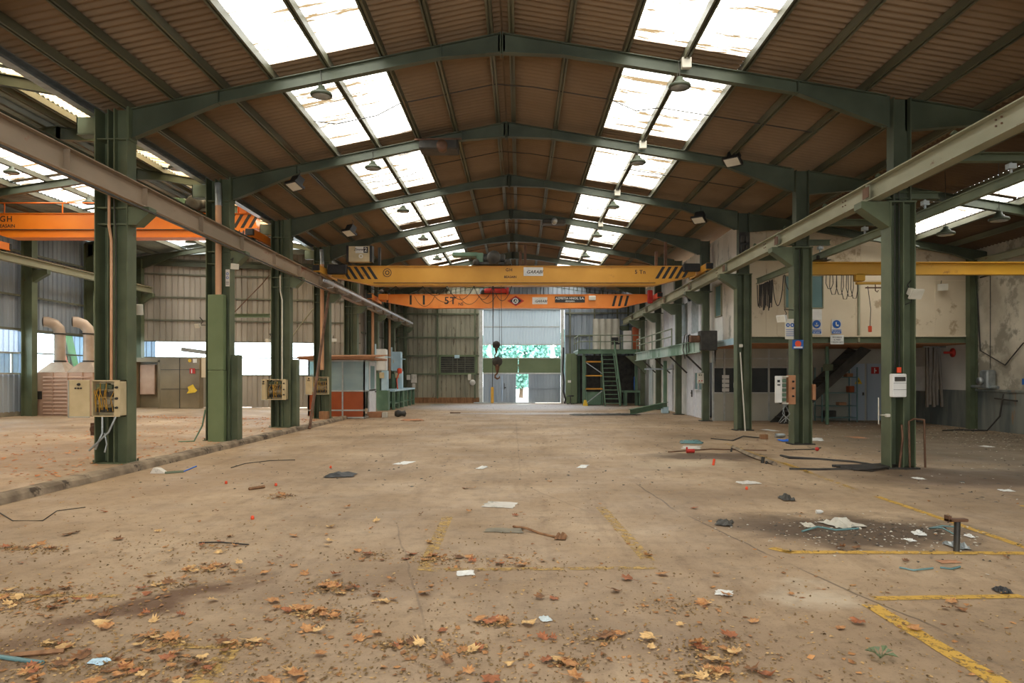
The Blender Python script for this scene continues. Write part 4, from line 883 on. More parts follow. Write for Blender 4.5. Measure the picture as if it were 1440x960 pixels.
q = MB(); q.box(13.85, 14.15, PY+.02, PY+.035, 1.85, 2.12); t = solo('fire_sign', q, M['red'], 'red fire equipment sign on a grey door in the dark recess', 'sign'); q = MB(); q.box(13.96,14.0,PY+.012,PY+.02,1.88,2.08); q.box(14.0,14.05,PY+.012,PY+.02,1.95,2.0); part('pictogram', q, M['white'], t)
q = MB(); q.add([(13.2,PY+.03,1.45),(13.5,PY+.03,1.45),(13.35,PY+.03,1.72)],[(0,1,2)]); q.add([(13.2,PY+.025,1.45),(13.5,PY+.025,1.45),(13.35,PY+.025,1.72)],[(2,1,0)]); t = solo('warning_sign', q, M['yellow_p'], 'triangular electrical warning sign on the left grey door', 'sign'); q = MB(); q.add([(13.35,PY+.02,1.63),(13.31,PY+.02,1.55),(13.35,PY+.02,1.55),(13.33,PY+.02,1.48),(13.39,PY+.02,1.57),(13.35,PY+.02,1.57)],[(0,1,2),(3,4,5)]); part('bolt_symbol', q, M['black'], t)
# stair in the recess
t = thing('office_stair', 'dark sloping stair under the upper office', 'staircase', (11.2,26.6,0))
for y in (26.2, 27.2):
    q = MB(); q.prism([(9.55,0),(9.95,0),(12.95,2.72),(12.55,2.84)], 'y', y-.02, y+.02); part('stringer', q, M['dark'], t)
q = MB(); 
for i in range(12): q.box(9.75+i*.243, 10.02+i*.243, 26.2, 27.2, .2+i*.22, .23+i*.22)
part('tread', q, M['dark'], t)
t = thing('recess_post', 'slim green post with a control box in front of the dark stair', 'post', (11.2,25.9,0)); q = MB(); q.bbox(11.14,11.24,25.85,25.95,0,2.85,.01); part('shaft', q, M['green_machine'], t); q = MB(); q.bbox(11.02,11.36,25.76,25.86,1.95,2.2,.02); part('control_box', q, M['green'], t)
t = thing('metal_shelf', 'teal grey metal shelving in the dark recess', 'shelf', (12.3,27.6,0))
for x in (11.6, 12.95):
    for y in (27.3,27.95): q = MB(); q.box(x-.02,x+.02,y-.02,y+.02,0,2.1); part('upright', q, M['teal'], t)
for z in (.15,.6,1.1,1.7): q = MB(); q.box(11.58,12.97,27.28,27.97,z,z+.03); part('shelf_board', q, M['teal'], t)
for i, (x, z, w_, h_, m) in enumerate(((12.7,1.13,.2,.25,'brown_panel'),(12.3,.63,.3,.12,'card'),(11.8,.18,.4,.25,'dark'),(12.6,1.73,.25,.14,'card'))):
    q = MB(); q.bbox(x,x+w_,27.4,27.7,z,z+h_,.015); solo('parts_box', q, M[m], '%s small box on the recess shelving' % ('upper right brown','middle','lowest dark','top ochre')[i], 'box')
# recess right: board, curtain, red flange
q = MB(); q.bbox(RX-.06, RX-.02, 26.4, 27.75, 1.2, 2.12, .005); wb = solo('white_board', q, M['white'], 'white board on the recess wall left of the strip curtain', 'board'); q = MB(); q.box(RX-.065,RX-.06,27.3,27.5,1.85,2.1); part('red_label', q, M['red'], wb)
t = thing('strip_curtain', 'dark brown strip curtain hanging near the right wall', 'curtain', (14.75,25.4,.68))
for i in range(6):
    q = MB(); x = 14.45+i*.09; pts = []
    q.sweep((x,25.3+R.uniform(-.05,.05),2.78),(x+R.uniform(-.04,.1)*(i/3),25.3+R.uniform(-.1,.1),.7+R.uniform(-.05,.05)),[(-.06,-.012),(0,.02),(.06,-.012),(.06,-.02),(0,.01),(-.06,-.02)],(0,1,0)); part('strip', q, M['curtain'], t)
q = MB(); q.bar((14.35,25.3,2.8),(15.15,25.3,2.8),.05,.05); part('rail', q, M['galv'], t)
q = MB(); q.lathe([(0,0),(.16,0),(.16,.03),(.04,.05),(.04,.32),(0,.32)], (RX-.03,24.9,2.58), (-1,0,0), 18); solo('red_flange', q, M['red'], 'red round pipe flange on the right wall', 'pipe fitting')
t = thing('corner_column', 'dark green column at the right corner of the upper office', 'column', (15.05,23.7,0)); q = MB(); hcol(q, 14.9, 15.16, 23.65, 0, 5.8, .22); part('shaft', q, M['green'], t)
t = thing('wall_machine', 'grey wall mounted pipe fitting and pump at the right wall', 'machine', (15.0,22.9,1.3)); q = MB(); q.bbox(14.85,15.15,22.6,23.0,1.35,1.95,.04); part('pump_body', q, M['galv'], t); q = MB(); q.tube([(15.0,23.6,1.42),(15.0,22.3,1.40)],.05,8); q.lathe([(0,0),(.12,0),(.12,.1),(0,.1)],(14.8,22.8,1.6),(-1,0,0),14); part('pipe', q, M['galv'], t)
q = MB(); q.box(RX-.02,RX-.005,21.2,21.5,1.5,1.68); solo('blue_notice', q, M['blue'], 'tiny blue notice on the patched right wall', 'sign')
q = MB(); q.tube([(RX-.05,23.6,5.0),(RX-.05,23.4,2.6),(RX-.05,22.2,2.1),(RX-.05,21.4,2.75),(RX-.05,18.5,2.9)],.02,6); q.tube([(RX-.05,22.9,5.4),(RX-.05,22.9,2.0)],.012,5); q.tube([(RX-.05,23.4,5.0),(RX-.05,16,5.3)],.025,6); solo('wall_conduit', q, M['cable'], 'dark conduit looping across the patched right wall', 'conduit')
q = MB(); q.tube([(RX-.1,22.2,1.2),(RX-.15,22.3,.5),(RX-.35,22.6,.03),(14.2,23.0,.02),(13.5,22.7,.02)],.025,6); q.bar((RX-.1,22.6,1.05),(RX-.1,21.6,1.0),.05,.04); solo('wall_hose', q, M['cable'], 'dark hose dropping down the grey dado', 'hose')
q = MB(); q.add([(RX-.006,19.6,2.25),(RX-.006,16,2.3),(RX-.006,16,1.33),(RX-.006,21,1.33),(RX-.006,21.2,1.9)],[(0,1,2,3,4)]); part('wall_patch', q, M['facade_s'], solo('render_patch', MB().box(RX-.005,RX,19,20,1.5,1.6), M['facade_s'], 'pale render patch on the right wall', 'wall patch'))

# signs
def ppe(x0, z0, s_, y, label, kind):
    q = MB(); q.box(x0, x0+s_, y-.01, y, z0, z0+s_*1.45); t = solo('safety_sign', q, M['facade_s'], label, 'sign')
    disc(t, x0+s_/2, z0+s_*.97, y-.012, s_*.42, 'blue', name='blue_disc')
    q = MB(); cx, cz = x0+s_/2, z0+s_*.97
    if kind == 'goggles':
        q.lathe([(0,0),(s_*.2,0),(s_*.2,.002),(0,.002)], (cx,y-.016,cz-.02), (0,1,0), 16); part('pictogram', q, M['white'], t)
        q = MB(); q.box(cx-s_*.19,cx-s_*.02,y-.02,y-.017,cz-.02,cz+s_*.1); q.box(cx+s_*.02,cx+s_*.19,y-.02,y-.017,cz-.02,cz+s_*.1); part('pictogram', q, M['blue'], t)
    else:
        q.box(cx-s_*.12,cx+s_*.0,y-.018,y-.014,cz-s_*.2,cz+s_*.22); q.box(cx-s_*.12,cx+s_*.2,y-.018,y-.014,cz-s_*.2,cz-s_*.04); part('pictogram', q, M['white'], t)
    q = MB(); q.box(x0+.01, x0+s_-.01, y-.014, y-.01, z0+.01, z0+s_*.42); pl = part('text_plate', q, M['blue'], t)
    a, b_ = ('USO OBLIGATORIO', 'DE GAFAS') if kind == 'goggles' else ('USO OBLIGATORIO', 'DE BOTAS')
    txt(t, a, s_*.125, cx, y-.017, z0+s_*.3, 'white'); txt(t, b_, s_*.15, cx, y-.017, z0+s_*.13, 'white')
ppe(9.75, 3.17, .33, OY-.03, 'blue safety sign with a face in goggles on the beige front', 'goggles')
ppe(10.42, 3.17, .33, OY-.03, 'blue safety sign with a boot on the beige front', 'boot')
q = MB(); q.box(10.36, 10.8, OY-.09, OY-.075, 2.82, 3.13); t = solo('notice_board', q, M['white'], 'white notice plate on the green facade beam', 'sign'); txt(t, 'PROHIBIDO', .06, 10.58, OY-.093, 3.05, 'letter'); txt(t, 'EL PASO', .06, 10.58, OY-.093, 2.97, 'letter'); txt(t, 'A PERSONAL AJENO', .045, 10.58, OY-.093, 2.89, 'letter')
y = 18.19
q = MB(); q.box(6.78, 7.02, y-.02, y-.005, 2.7, 3.22); t = solo('safety_sign', q, M['offwhite'], 'white safety sign with two blue discs on the second right column', 'sign')
for cx in (6.85, 6.96): disc(t, cx, 3.06, y-.023, .05, 'blue', name='blue_disc'); disc(t, cx, 3.06, y-.026, .02, 'white', name='pictogram')
for z in (2.93, 2.88, 2.83, 2.78): q = MB(); q.box(6.8,7.0,y-.023,y-.02,z,z+.015); part('text_line', q, M['blue'], t)
q = MB(); q.bbox(6.96, 7.24, y-.045, y-.022, 2.45, 2.68, .005); t = solo('small_sign', q, M['blue'], 'small blue and orange sign on the second right column', 'sign'); disc(t, 7.1, 2.58, y-.048, .08, 'redo', name='pictogram'); q = MB(); q.box(6.99,7.21,y-.051,y-.046,2.47,2.51); part('text_line', q, M['white'], t)
# electrical cabinet with an open door
def cabinet(label, x0, x1, z0, z1, y, door, depth=.22, m='beige_box', knobs='right'):
    """open-fronted box facing the camera, gear inside, door swung out flat to one side"""
    t = thing('electrical_cabinet', label, 'electrical cabinet', ((x0+x1)/2, y, z0)); q = MB(); e = .02
    q.box(x0,x1,y+depth-.01,y+depth,z0,z1); q.box(x0,x0+e,y,y+depth,z0,z1); q.box(x1-e,x1,y,y+depth,z0,z1); q.box(x0,x1,y,y+depth,z0,z0+e); q.box(x0,x1,y,y+depth,z1-e,z1); part('body', q, M[m], t)
    if knobs: q = MB(); xa = x1-(x1-x0)*.2; q.box(xa,x1,y-.01,y+.0,z0,z1); part('side_panel', q, M[m], t)
    else: xa = x1
    n = 3 if z1-z0 > .5 else 2
    for i in range(n+1):
        z = z0+.06+i*(z1-z0-.1)/(n+1); q = MB(); x = x0+.05
        while x < xa-.08:
            ww = R.uniform(.04,.09); q.bbox(x,x+ww*.85,y+.06,y+.16,z+.02,z+(z1-z0)/(n+1)*R.uniform(.55,.8),.006); x += ww
        part('contactor_row', q, M[('black','plinth','dark','green')[i%4]], t)
    q = MB()
    for i in range(9):
        a = x0+.05+R.random()*(xa-x0-.1); q.tube([(a,y+.05,z0+R.uniform(.05,.3)*(z1-z0)),(a+R.uniform(-.05,.05),y+.02,z0+.5*(z1-z0)),(a+R.uniform(-.08,.08),y+.05,z0+R.uniform(.7,.95)*(z1-z0))],.006,5)
    part('wiring', q, M['yellow_dark'], t)
    if knobs:
        for z in (.25,.5,.8): q = MB(); q.lathe([(0,0),(.025,0),(.02,.05),(0,.05)], ((xa+x1)/2,y-.01,z0+(z1-z0)*z), (0,-1,0), 12); part('knob', q, M['black'], t)
    d0, d1 = door; q = MB(); q.bbox(d0,d1,y-.03,y-.005,z0-.01,z1+.0,.006); d_ = part('door', q, M[m], t)
    q = MB(); q.box(d0-.008,d0+.012,y-.04,y-.0,z0-.01,z1); q.box(d0,d1,y-.04,y-.028,z0-.012,z0+.008); part('door_edge', q, M['alu'], d_)
    q = MB()
    for i in range(3): q.lathe([(0,0),(.016,0),(.016,.02),(0,.02)], (d0+(d1-d0)*(.35+.13*i),y-.03,z1-.15), (0,-1,0), 10)
    q.lathe([(0,0),(.03,0),(.02,.04),(0,.04)], (d0+(d1-d0)*.5,y-.03,z1-.08), (0,-1,0), 12); part('indicator', q, M['black'], d_)
    return t
cabinet('open beige electrical cabinet on the nearest left column, door swung left', -7.95, -7.42, 1.0, 1.68, 13.2, (-8.36,-7.97))
cabinet('open beige electrical cabinet on the third left column, door swung left', -8.12, -7.48, 1.0, 1.66, 22.75, (-8.26,-8.12), m='beige_box')
cabinet('open beige electrical cabinet on the fourth left column, behind the leaning pole', -7.98, -7.4, 1.05, 1.74, 27.4, (-8.26,-7.99), knobs=None)
q = MB(); q.tube([(-7.75,13.2,1.0),(-7.72,13.15,.7),(-7.85,13.15,.4)],.02,6); q.tube([(-7.5,13.2,1.0),(-7.6,13.15,.72),(-7.95,13.12,.38)],.02,6); q.tube([(-7.68,13.15,.7),(-7.62,13.12,.5),(-7.66,13.12,.35)],.015,6); solo('cut_conduit', q, M['galv'], 'cut conduits dangling under the nearest left cabinet', 'conduit')
q = MB(); q.box(-8.2,-8.02,13.58,13.6,.62,.86); q.lathe([(.05,0),(.09,0),(.09,.03),(.05,.03)],(-8.12,13.57,.74),(0,1,0),14); solo('lifting_lug', q, M['rail'], 'rusty lug welded low on the nearest left column', 'bracket')
t = thing('electrical_cabinet', 'white cabinet with open door and brown box on the second right column', 'electrical cabinet', (6.85,18.0,1.05))
q = MB(); q.bbox(6.45,6.62,17.95,18.0,1.08,1.76,.01); d_ = part('door', q, M['white'], t); q = MB(); q.box(6.5,6.56,17.93,17.95,1.6,1.66); q.box(6.5,6.57,17.93,17.95,1.52,1.55); part('label_plate', q, M['black'], d_)
q = MB(); q.box(6.62,6.8,18.15,18.17,1.05,1.76); q.box(6.62,6.8,18.0,18.15,1.05,1.08); q.box(6.62,6.8,18.0,18.15,1.73,1.76); q.box(6.62,6.64,18,18.15,1.05,1.76); part('body', q, M['offwhite'], t)
q = MB()
for i in range(5): q.bbox(6.66,6.77,18.05,18.12,1.12+i*.12,1.2+i*.12,.01)
part('contactor_row', q, M['green_machine'], t)
q = MB(); q.bbox(6.8,6.98,17.98,18.16,1.04,1.78,.01); sb = part('side_box', q, M['card'], t)
for z in (1.25,1.45,1.62): q = MB(); q.lathe([(0,0),(.03,0),(.02,.05),(0,.05)],(6.91,17.98,z),(0,-1,0),12); part('knob', q, M['black'], sb)
q = MB()
for i in range(6): q.tube([(6.72+R.uniform(-.06,.06),18.05,1.05),(6.75+R.uniform(-.1,.15),18.02,.8),(6.7+R.uniform(-.15,.2),18.05,.55+R.uniform(0,.1))],.006,5)
part('loose_wire', q, M['galv'], t)
q = MB(); q.bbox(7.46,7.54,18.1,18.2,1.15,1.55,.01); solo('timber_board', q, M['card'], 'short timber board on the right face of the second right column', 'board')
t = thing('distribution_box', 'white plastic distribution box on the nearest right column', 'electrical box', (7.1,13.3,1.36)); q = MB(); q.bbox(6.97,7.23,13.28,13.42,1.36,1.8,.015); part('housing', q, M['white'], t); q = MB(); q.box(7.0,7.2,13.27,13.28,1.66,1.74); part('breaker_window', q, M['dark'], t)
q = MB(); q.box(6.98,7.22,13.272,13.28,1.5,1.505); q.box(6.98,7.22,13.272,13.28,1.62,1.625); part('seam', q, M['dark'], t)
q = MB(); q.box(7.11,7.19,13.4,13.42,1.82,1.92); solo('warning_label', q, M['redo'], 'small orange warning label above the white distribution box', 'label')
# conduits on columns
def conduit(label, pts, r=.018, m='offwhite', cat='conduit'): q = MB(); q.tube(pts, r, 6); return solo('column_conduit', q, M[m], label, cat)
conduit('pale conduit running up the nearest left column', [(-7.64,13.3,1.68),(-7.64,13.3,4.3),(-7.68,13.3,4.55),(-7.68,13.3,5.4)], .025, 'pipe')
conduit('thin dark cable beside the pale conduit on the nearest left column', [(-7.55,13.3,1.7),(-7.56,13.3,4.5),(-7.6,13.3,5.2)], .01, 'cable')
conduit('pale conduit on the third left column', [(-7.62,22.8,1.66),(-7.62,22.8,4.2),(-7.68,22.8,4.5),(-7.68,22.8,5.0)], .025)
for i, (dx, m) in enumerate(((.12,'cable'),(.2,'cable'))): conduit('dark cable clipped to the nearest right column, %s of two' % ('left','right')[i], [(7.0+dx,13.5,1.85),(7.0+dx,13.5,5.6)], .01, m)
conduit('dark cable clipped to the second right column', [(7.18,18.25,1.8),(7.18,18.25,5.0)], .01, 'cable')
for k, lab in ((4,'second'),(6,'fourth'),(8,'sixth'),(9,'seventh')):
    y = FY[k]-.22; z0 = 3.82 if k == 4 else (2.0 if k == 6 else 1.6)
    t = thing('drain_pipe', 'tan drain pipe on the %s left column' % lab, 'pipe', (-7.68,y,z0)); q = MB(); q.tube([(-7.68,y,z0),(-7.68,y,6.1)], .075, 12); part('pipe', q, M['pipe'], t); q = MB(); q.tube([(-7.68,y,6.1),(-7.68,y,6.25),(-7.72,y+.05,6.68)], [.085,.08,.08], 12); part('sleeve', q, M['galv'], t)
# cover boxes
t = thing('column_cover', 'tall flat green sheet metal cover on the second left column', 'column cover', (-7.68,18.1,.09))
q = MB(); q.bbox(-7.89,-7.49,17.98,18.18,.09,1.9,.008); part('lower_cover', q, M['green_light'], t); q = MB(); q.bbox(-7.9,-7.5,17.99,18.18,1.91,3.82,.008); part('upper_cover', q, M['green_light'], t)
q = MB(); hcol(q, -7.46,-7.2,18.3,.09,2.3,.3); solo('stub_column', q, M['green'], 'short green column stub right of the flat green cover', 'column', 'short stubs beside the left columns')
q = MB(); hcol(q, -7.42,-7.2,23.1,.09,2.3,.3); solo('stub_column', q, M['green'], 'short green column stub on the third left column', 'column', 'short stubs beside the left columns')
q = MB(); q.bbox(-7.75,-7.38,27.45,27.6,.02,.4,.01); solo('pipe_shoe', q, M['wood'], 'brown wooden box around the foot of the fourth left column', 'box')
q = MB(); q.box(-7.52,-7.42,18.17,18.19,4.05,4.48); t = solo('vertical_sign', q, M['facade_s'], 'narrow white sign high on the second left column', 'sign')
for z in (4.37,4.27): disc(t, -7.47, z, 18.165, .035, 'blue', .02, name='pictogram')
q = MB()
for z in (4.1,4.13,4.16): q.box(-7.51,-7.43,18.163,18.168,z,z+.01)
part('text_line', q, M['letter'], t)
q = MB(); q.tube([(-6.98,23.6,0),(-7.35,27.4,5.0)], .05, 8); solo('leaning_pole', q, M['rail'], 'rusty pole leaning against the fourth left column', 'pole')
q = MB(); q.tube([(-7.36,27.35,1.75),(-7.15,27.1,5.0)], .03, 6); 
q = MB(); q.ibeam((-9.4,22.9,3.7),(-8.05,22.9,3.7),.12,.12); solo('bracket_arm', q, M['green_light'], 'green beam arm reaching left from the third left column', 'arm'); q = MB(); q.tube([(-9.2,22.85,3.78),(-8.3,22.85,4.7),(-8.05,22.85,5.0)],.015,6); solo('tie_rod', q, M['rail'], 'thin rod rising above the green arm', 'rod')
q = MB(); q.bar((-8.65,18.2,2.44),(-8.02,18.2,2.36),.08,.1); solo('bracket_arm', q, M['galv'], 'grey arm reaching left from the second left column', 'arm')
q = MB(); q.tube([(-8.95,27.7,3.2),(-8.05,27.7,4.4)],.025,6); solo('tie_rod', q, M['runway'], 'pale rod left of the fourth left column', 'rod')
flood('white floodlight on a bracket by the nearest left column', P(192,432,14.2), (.3,-.9,-.35), 'offwhite', .26, to=(-7.6,13.72))
flood('small work lamp left of the second left column', P(281,457,18.2), (-.4,-.8,-.3), 'offwhite', .14)
flood('small work lamp beside the third left column', P(379,478,22.6), (-.4,-.8,-.2), 'offwhite', .14, to=(-8.0,23.0))
flood('small floodlight by the fourth left column', P(469,479,27.3), (.5,-.8,.2), 'offwhite', .16)
flood('small floodlight high on the second left column', P(328,374,18.0), (.6,-.7,-.2), 'offwhite', .18, to=(-7.43,18.25))
q = MB()
for a, b_ in ((278,258),(375,352)): pass
q.tube([P(281,457,18.25), P(291,457,18.3), (-8.02,18.3,3.05)],.012,6); solo('angle_bracket', q, M['dark'], 'thin arm carrying the small lamp left of the second column', 'arm')
flood('white reflector lamp on the second right column', P(1103,446,18.0), (-.8,-.6,-.3), 'white', .22, to=(7.02,18.2))
flood('floodlight right of the nearest right column', P(1281,409,13.5), (.2,-.9,-.5), 'offwhite', .24)
flood('floodlight on the beige office front', P(1324,403,23.7), (-.3,-.9,-.2), 'offwhite', .28)
q = MB(); q.tube([P(1283,412,13.5), P(1281,425,13.5), P(1273,428,13.55)],.01,5); solo('lamp_cable', q, M['cable'], 'short curled cable under the floodlight of the nearest right column', 'cable')
q = MB(); q.tube([P(1041,495,22.9), G(1048,606)], .022, 6); solo('leaning_rod', q, M['offwhite'], 'thin white rod leaning on the third right column', 'rod')
q = MB(); q.bbox(*(lambda p: (p.x-.05,p.x+.05,p.y-.04,p.y+.04,p.z-.05,p.z+.05))(P(1042,486,22.85)), .01); solo('junction_box', q, M['offwhite'], 'small white box on the third right column', 'junction box')
q = MB(); q.tube([(7.35,13.4,.02),(7.33,13.4,.9),(7.42,13.4,.95),(7.62,13.4,.93)],.02,6); q.tube([(7.62,13.4,.93),(7.64,13.4,.03)],.02,6); q.tube([(7.1,13.3,.05),(7.16,13.3,.6),(7.14,13.3,.85)],.022,6); solo('column_pipework', q, M['rail'], 'small pipes at the foot of the nearest right column', 'pipe')
q = MB(); q.bbox(6.92,7.0,13.42,13.5,.98,1.04,.01); q.tube([(6.95,13.45,1.02),(6.78,13.42,1.02),(6.76,13.4,1.12)],.012,6); q.tube([(6.76,13.4,.85),(6.76,13.4,1.35)],.01,6); solo('valve_lever', q, M['offwhite'], 'white lever on the left side of the nearest right column', 'valve')
# upper column boxes on third right column
q = MB()
for i in range(2):
    for j in range(2): q.bbox(7.12+i*.14,7.24+i*.14,22.86,22.94,5.75+j*.3,5.98+j*.3,.01)
q.box(7.08,7.42,22.94,22.99,5.45,6.4); solo('fuse_board', q, M['dark'], 'dark fuse board high on the third right column', 'electrical box')
for k, lab in ((3,'nearest'),(4,'second')):
    q = MB(); q.bbox(7.12,7.3,FY[k]-.25,FY[k]-.12,5.3,5.6,.01); solo('junction_box', q, M['offwhite'], 'pale box on the %s right column just above the runway' % lab, 'junction box')

# ================================================================== WALKWAY, PLATFORM, STAIR
t = thing('walkway', 'green edged walkway along the upper side wall of the offices', 'walkway', (7.0,33,2.6))
q = MB(); q.box(6.62, 7.5, 26.1, 40.2, 3.0, 3.06); part('deck', q, M['galv'], t)
q = MB(); q.box(6.58, 6.62, 26.1, 40.2, 2.62, 3.07); q.box(6.5,6.62,26.1,40.2,2.62,2.65); q.box(6.5,6.62,26.1,40.2,3.04,3.07); part('edge_beam', q, M['lightblue'] if 0 else pm('weathered_edge_paint', S(150,172,160), S(176,190,178), .6, .5, rust=S(96,128,100), rth=.5, rsc=.8, stretch=(1,1,.3)), t)
q = MB()
for y in (28.5,31.5,35,38.5): q.bar((7.4,y,1.9),(6.65,y,2.62),.06,.06)
part('brace', q, M['dark'], t)
def railing(par, pts, h_, n, m='track'):
    a, b_ = V(pts[0]), V(pts[1]); q = MB(); up = V((0,0,1))
    for f in (1, .55): q.tube([a+up*h_*f, b_+up*h_*f], .032, 6)
    part('handrail', q, M[m], par)
    for i in range(n+1):
        p = a+(b_-a)*i/n; q = MB(); q.tube([p, p+up*h_], .028, 6); part('baluster', q, M[m], par)
railing(t, ((6.62,31,3.07),(6.62,40.2,3.07)), .75, 4)
t2 = thing('control_box', 'brown control box on the near end of the walkway', 'control box', (6.75,26.2,3.07)); q = MB(); q.bbox(6.6,7.2,25.9,26.4,2.7,3.42,.02); part('housing', q, M['dark'], t2); q = MB(); q.bbox(6.25,6.6,26.0,26.3,3.0,3.25,.02); part('motor', q, M['rail'], t2)
q = MB(); q.tube([(6.55,27.9,3.35),(6.5,27.8,2.9),(6.5,27.6,2.5),(6.52,27.4,2.75),(6.52,27.5,3.1)],.02,6); q.tube([(6.56,28.3,3.4),(6.5,28.3,2.8),(6.5,28.0,2.45)],.02,6); solo('cable_loop', q, M['cable'], 'black cable loops over the walkway edge', 'cable')
t = thing('mezzanine_platform', 'green steel platform with railing in the far right corner', 'platform', (5.5,44.5,0))
q = MB(); q.box(3.5, 7.5, 42.7, YB-.2, 3.3, 3.37); part('deck', q, M['galv'], t)
q = MB(); q.ibeam((3.5,42.7,3.24),(7.5,42.7,3.24),.27,.12); q.ibeam((3.55,42.75,3.24),(3.55,YB-.3,3.24),.27,.12); part('edge_beam', q, M['green_machine'], t)
for x, y in ((3.85,42.8),(7.0,42.8),(3.85,46.3)): q = MB(); q.ibeam((x,y,0),(x,y,3.1),.16,.16,up=(1,0,0)); part('post', q, M['green_machine'], t)
q = MB(); q.prism([(5.9,3.1),(7.5,3.1),(7.5,1.9)], 'y', 42.75, 42.9) if 0 else q.prism([(6.2,2.95),(7.4,2.95),(7.4,1.9)], 'y', 41.6, 41.9); part('bracket', q, M['green'], t)
railing(t, ((3.55,42.7,3.37),(7.4,42.7,3.37)), .85, 6); railing(t, ((3.55,42.7,3.37),(3.55,46.5,3.37)), .85, 2)
t = thing('open_stair', 'steep green open tread stair up to the platform', 'staircase', (5.4,42.2,0))
for a, b_ in ((4.98,4.9),(5.85,5.62)): q = MB(); q.bar((a,41.5,0),(b_,42.65,3.1),.05,.18,(0,1,0)); part('stringer', q, M['green_machine'], t)
q = MB()
for i in range(12):
    f = (i+.6)/12; q.box(4.98-.08*f, 5.85-.23*f, 41.45+1.15*f, 41.7+1.15*f, 3.1*f, 3.1*f+.04)
part('tread', q, M['green_machine'], t)
railing(t, ((5.9,41.5,0.1),(5.66,42.6,3.1)), .8, 2, 'green_machine')
q = MB(); 
vs = []; nx, nz = 24, 8
for j in range(nz+1):
    for i in range(nx+1):
        vs.append((4.75+1.75*i/nx, 46.3+.05*math.sin(i*1.1)*(1-j/nz*.3)+.02*math.sin(j+i), 3.4+2.1*j/nz))
q.add(vs, [(j*(nx+1)+i,j*(nx+1)+i+1,(j+1)*(nx+1)+i+1,(j+1)*(nx+1)+i) for j in range(nz) for i in range(nx)], True); solo('hanging_tarpaulin', q, M['tarp'], 'large beige tarpaulin hanging on the far wall above the platform', 'tarpaulin')
q = MB(); q.bbox(6.35,6.85,43.6,43.65,3.38,4.55,.01); solo('door_leaf', q, M['white'], 'white board standing on the platform', 'panel'); q = MB(); q.bbox(6.88,7.25,43.3,43.6,3.38,4.75,.02); solo('locker', q, M['brown_panel'], 'reddish brown locker on the platform', 'locker')
t = thing('office_chair', 'dark chair on the platform in front of the tarpaulin', 'chair', (6.0,44.5,3.37)); q = MB(); q.bbox(5.75,6.25,44.3,44.75,3.75,3.83,.03); part('seat', q, M['black'], t); q = MB(); q.bbox(5.75,6.2,44.7,44.78,3.85,4.2,.03); part('backrest', q, M['black'], t); q = MB(); q.tube([(6.0,44.5,3.37),(6.0,44.5,3.75)],.03,8)
for a in range(5): q.tube([(6.0,44.5,3.45),(6.0+.28*math.cos(a*1.257),44.5+.28*math.sin(a*1.257),3.4)],.02,6)
part('base', q, M['dark'], t)
t = thing('storage_rack', 'rack with orange shelf beams under the platform', 'rack', (4.5,43.2,0))
for x in (3.98,5.0):
    for y in (42.95,43.8): q = MB(); q.box(x-.03,x+.03,y-.03,y+.03,0,2.9); part('upright', q, M['green_machine'], t)
for z in (.95,1.75,2.6): q = MB(); q.box(3.95,5.03,42.92,42.98,z,z+.08); q.box(3.95,5.03,43.77,43.83,z,z+.08); q.box(3.95,5.03,42.95,43.8,z+.06,z+.08); part('shelf_beam', q, M['yellow'], t)
q = MB(); q.bar((3.98,42.94,.1),(5.0,42.94,.9),.02,.05); q.bar((3.98,42.94,2.6),(5.0,42.94,1.9),.02,.05); part('brace', q, M['galv'], t)
q = MB(); q.bbox(4.05,4.95,43.05,43.7,.02,.82,.02); solo('green_crate', q, M['green_machine'], 'green metal crate in the bottom of the rack', 'crate')
t = thing('tall_cabinet', 'tall green metal cabinet beside the platform', 'cabinet', (3.3,45.6,0)); q = MB(); q.bbox(2.95,3.65,45.2,46.0,.02,3.2,.02); part('body', q, M['green_light'], t); q = MB(); q.box(3.05,3.25,45.17,45.2,1.35,1.5); part('label_plate', q, M['white'], t)
q = MB(); q.box(3.28,3.31,45.18,45.2,.1,3.1); part('door_seam', q, M['green'], t)
q = MB(); q.tube([(2.8,45.6,3.6),(2.75,45.5,2.2),(2.82,45.4,1.4),(2.78,45.3,.8),(2.9,45.2,.3),(2.85,45.2,.02)],.06,8); solo('black_hose', q, M['black'], 'thick black hose hanging left of the tall green cabinet', 'hose')
t = thing('stool', 'small black swivel stool in front of the tall green cabinet', 'stool', (3.15,44.3,0)); q = MB(); q.lathe([(0,0),(.2,0),(.22,.03),(.2,.07),(0,.07)],(3.15,44.3,.5),(0,0,1),16); part('seat', q, M['black'], t); q = MB(); q.tube([(3.15,44.3,.05),(3.15,44.3,.5)],.03,8)
for a in range(5): q.tube([(3.15,44.3,.08),(3.15+.25*math.cos(a*1.257),44.3+.25*math.sin(a*1.257),.03)],.02,6)
part('base', q, M['dark'], t)
q = MB(); q.prism([(3.75,0),(4.05,0),(3.95,.34),(3.82,.34)], 'y', 42.2, 42.35); solo('yellow_wedge', q, M['yellow_p'], 'small yellow wedge at the foot of the platform', 'wedge')
t = thing('green_bench', 'green steel bench in the shade right of the stair', 'workbench', (6.75,42.9,0)); q = MB(); q.bbox(6.2,7.35,42.5,43.3,.78,.9,.01); part('top', q, M['green_machine'], t)
for x in (6.35,7.2): q = MB(); q.box(x-.07,x+.07,42.6,43.2,0,.78); part('leg', q, M['green_machine'], t)
q = MB(); q.bbox(6.9,7.1,43.0,43.1,.92,1.75,.04); solo('blue_cloth', q, M['bluecloth'], 'blue cloth hanging behind the green bench', 'cloth')
q = MB(); q.box(3.6,7.5,YB-.5,YB-.45,0,3.1); struct('wall_under_platform', q, M['dark'])
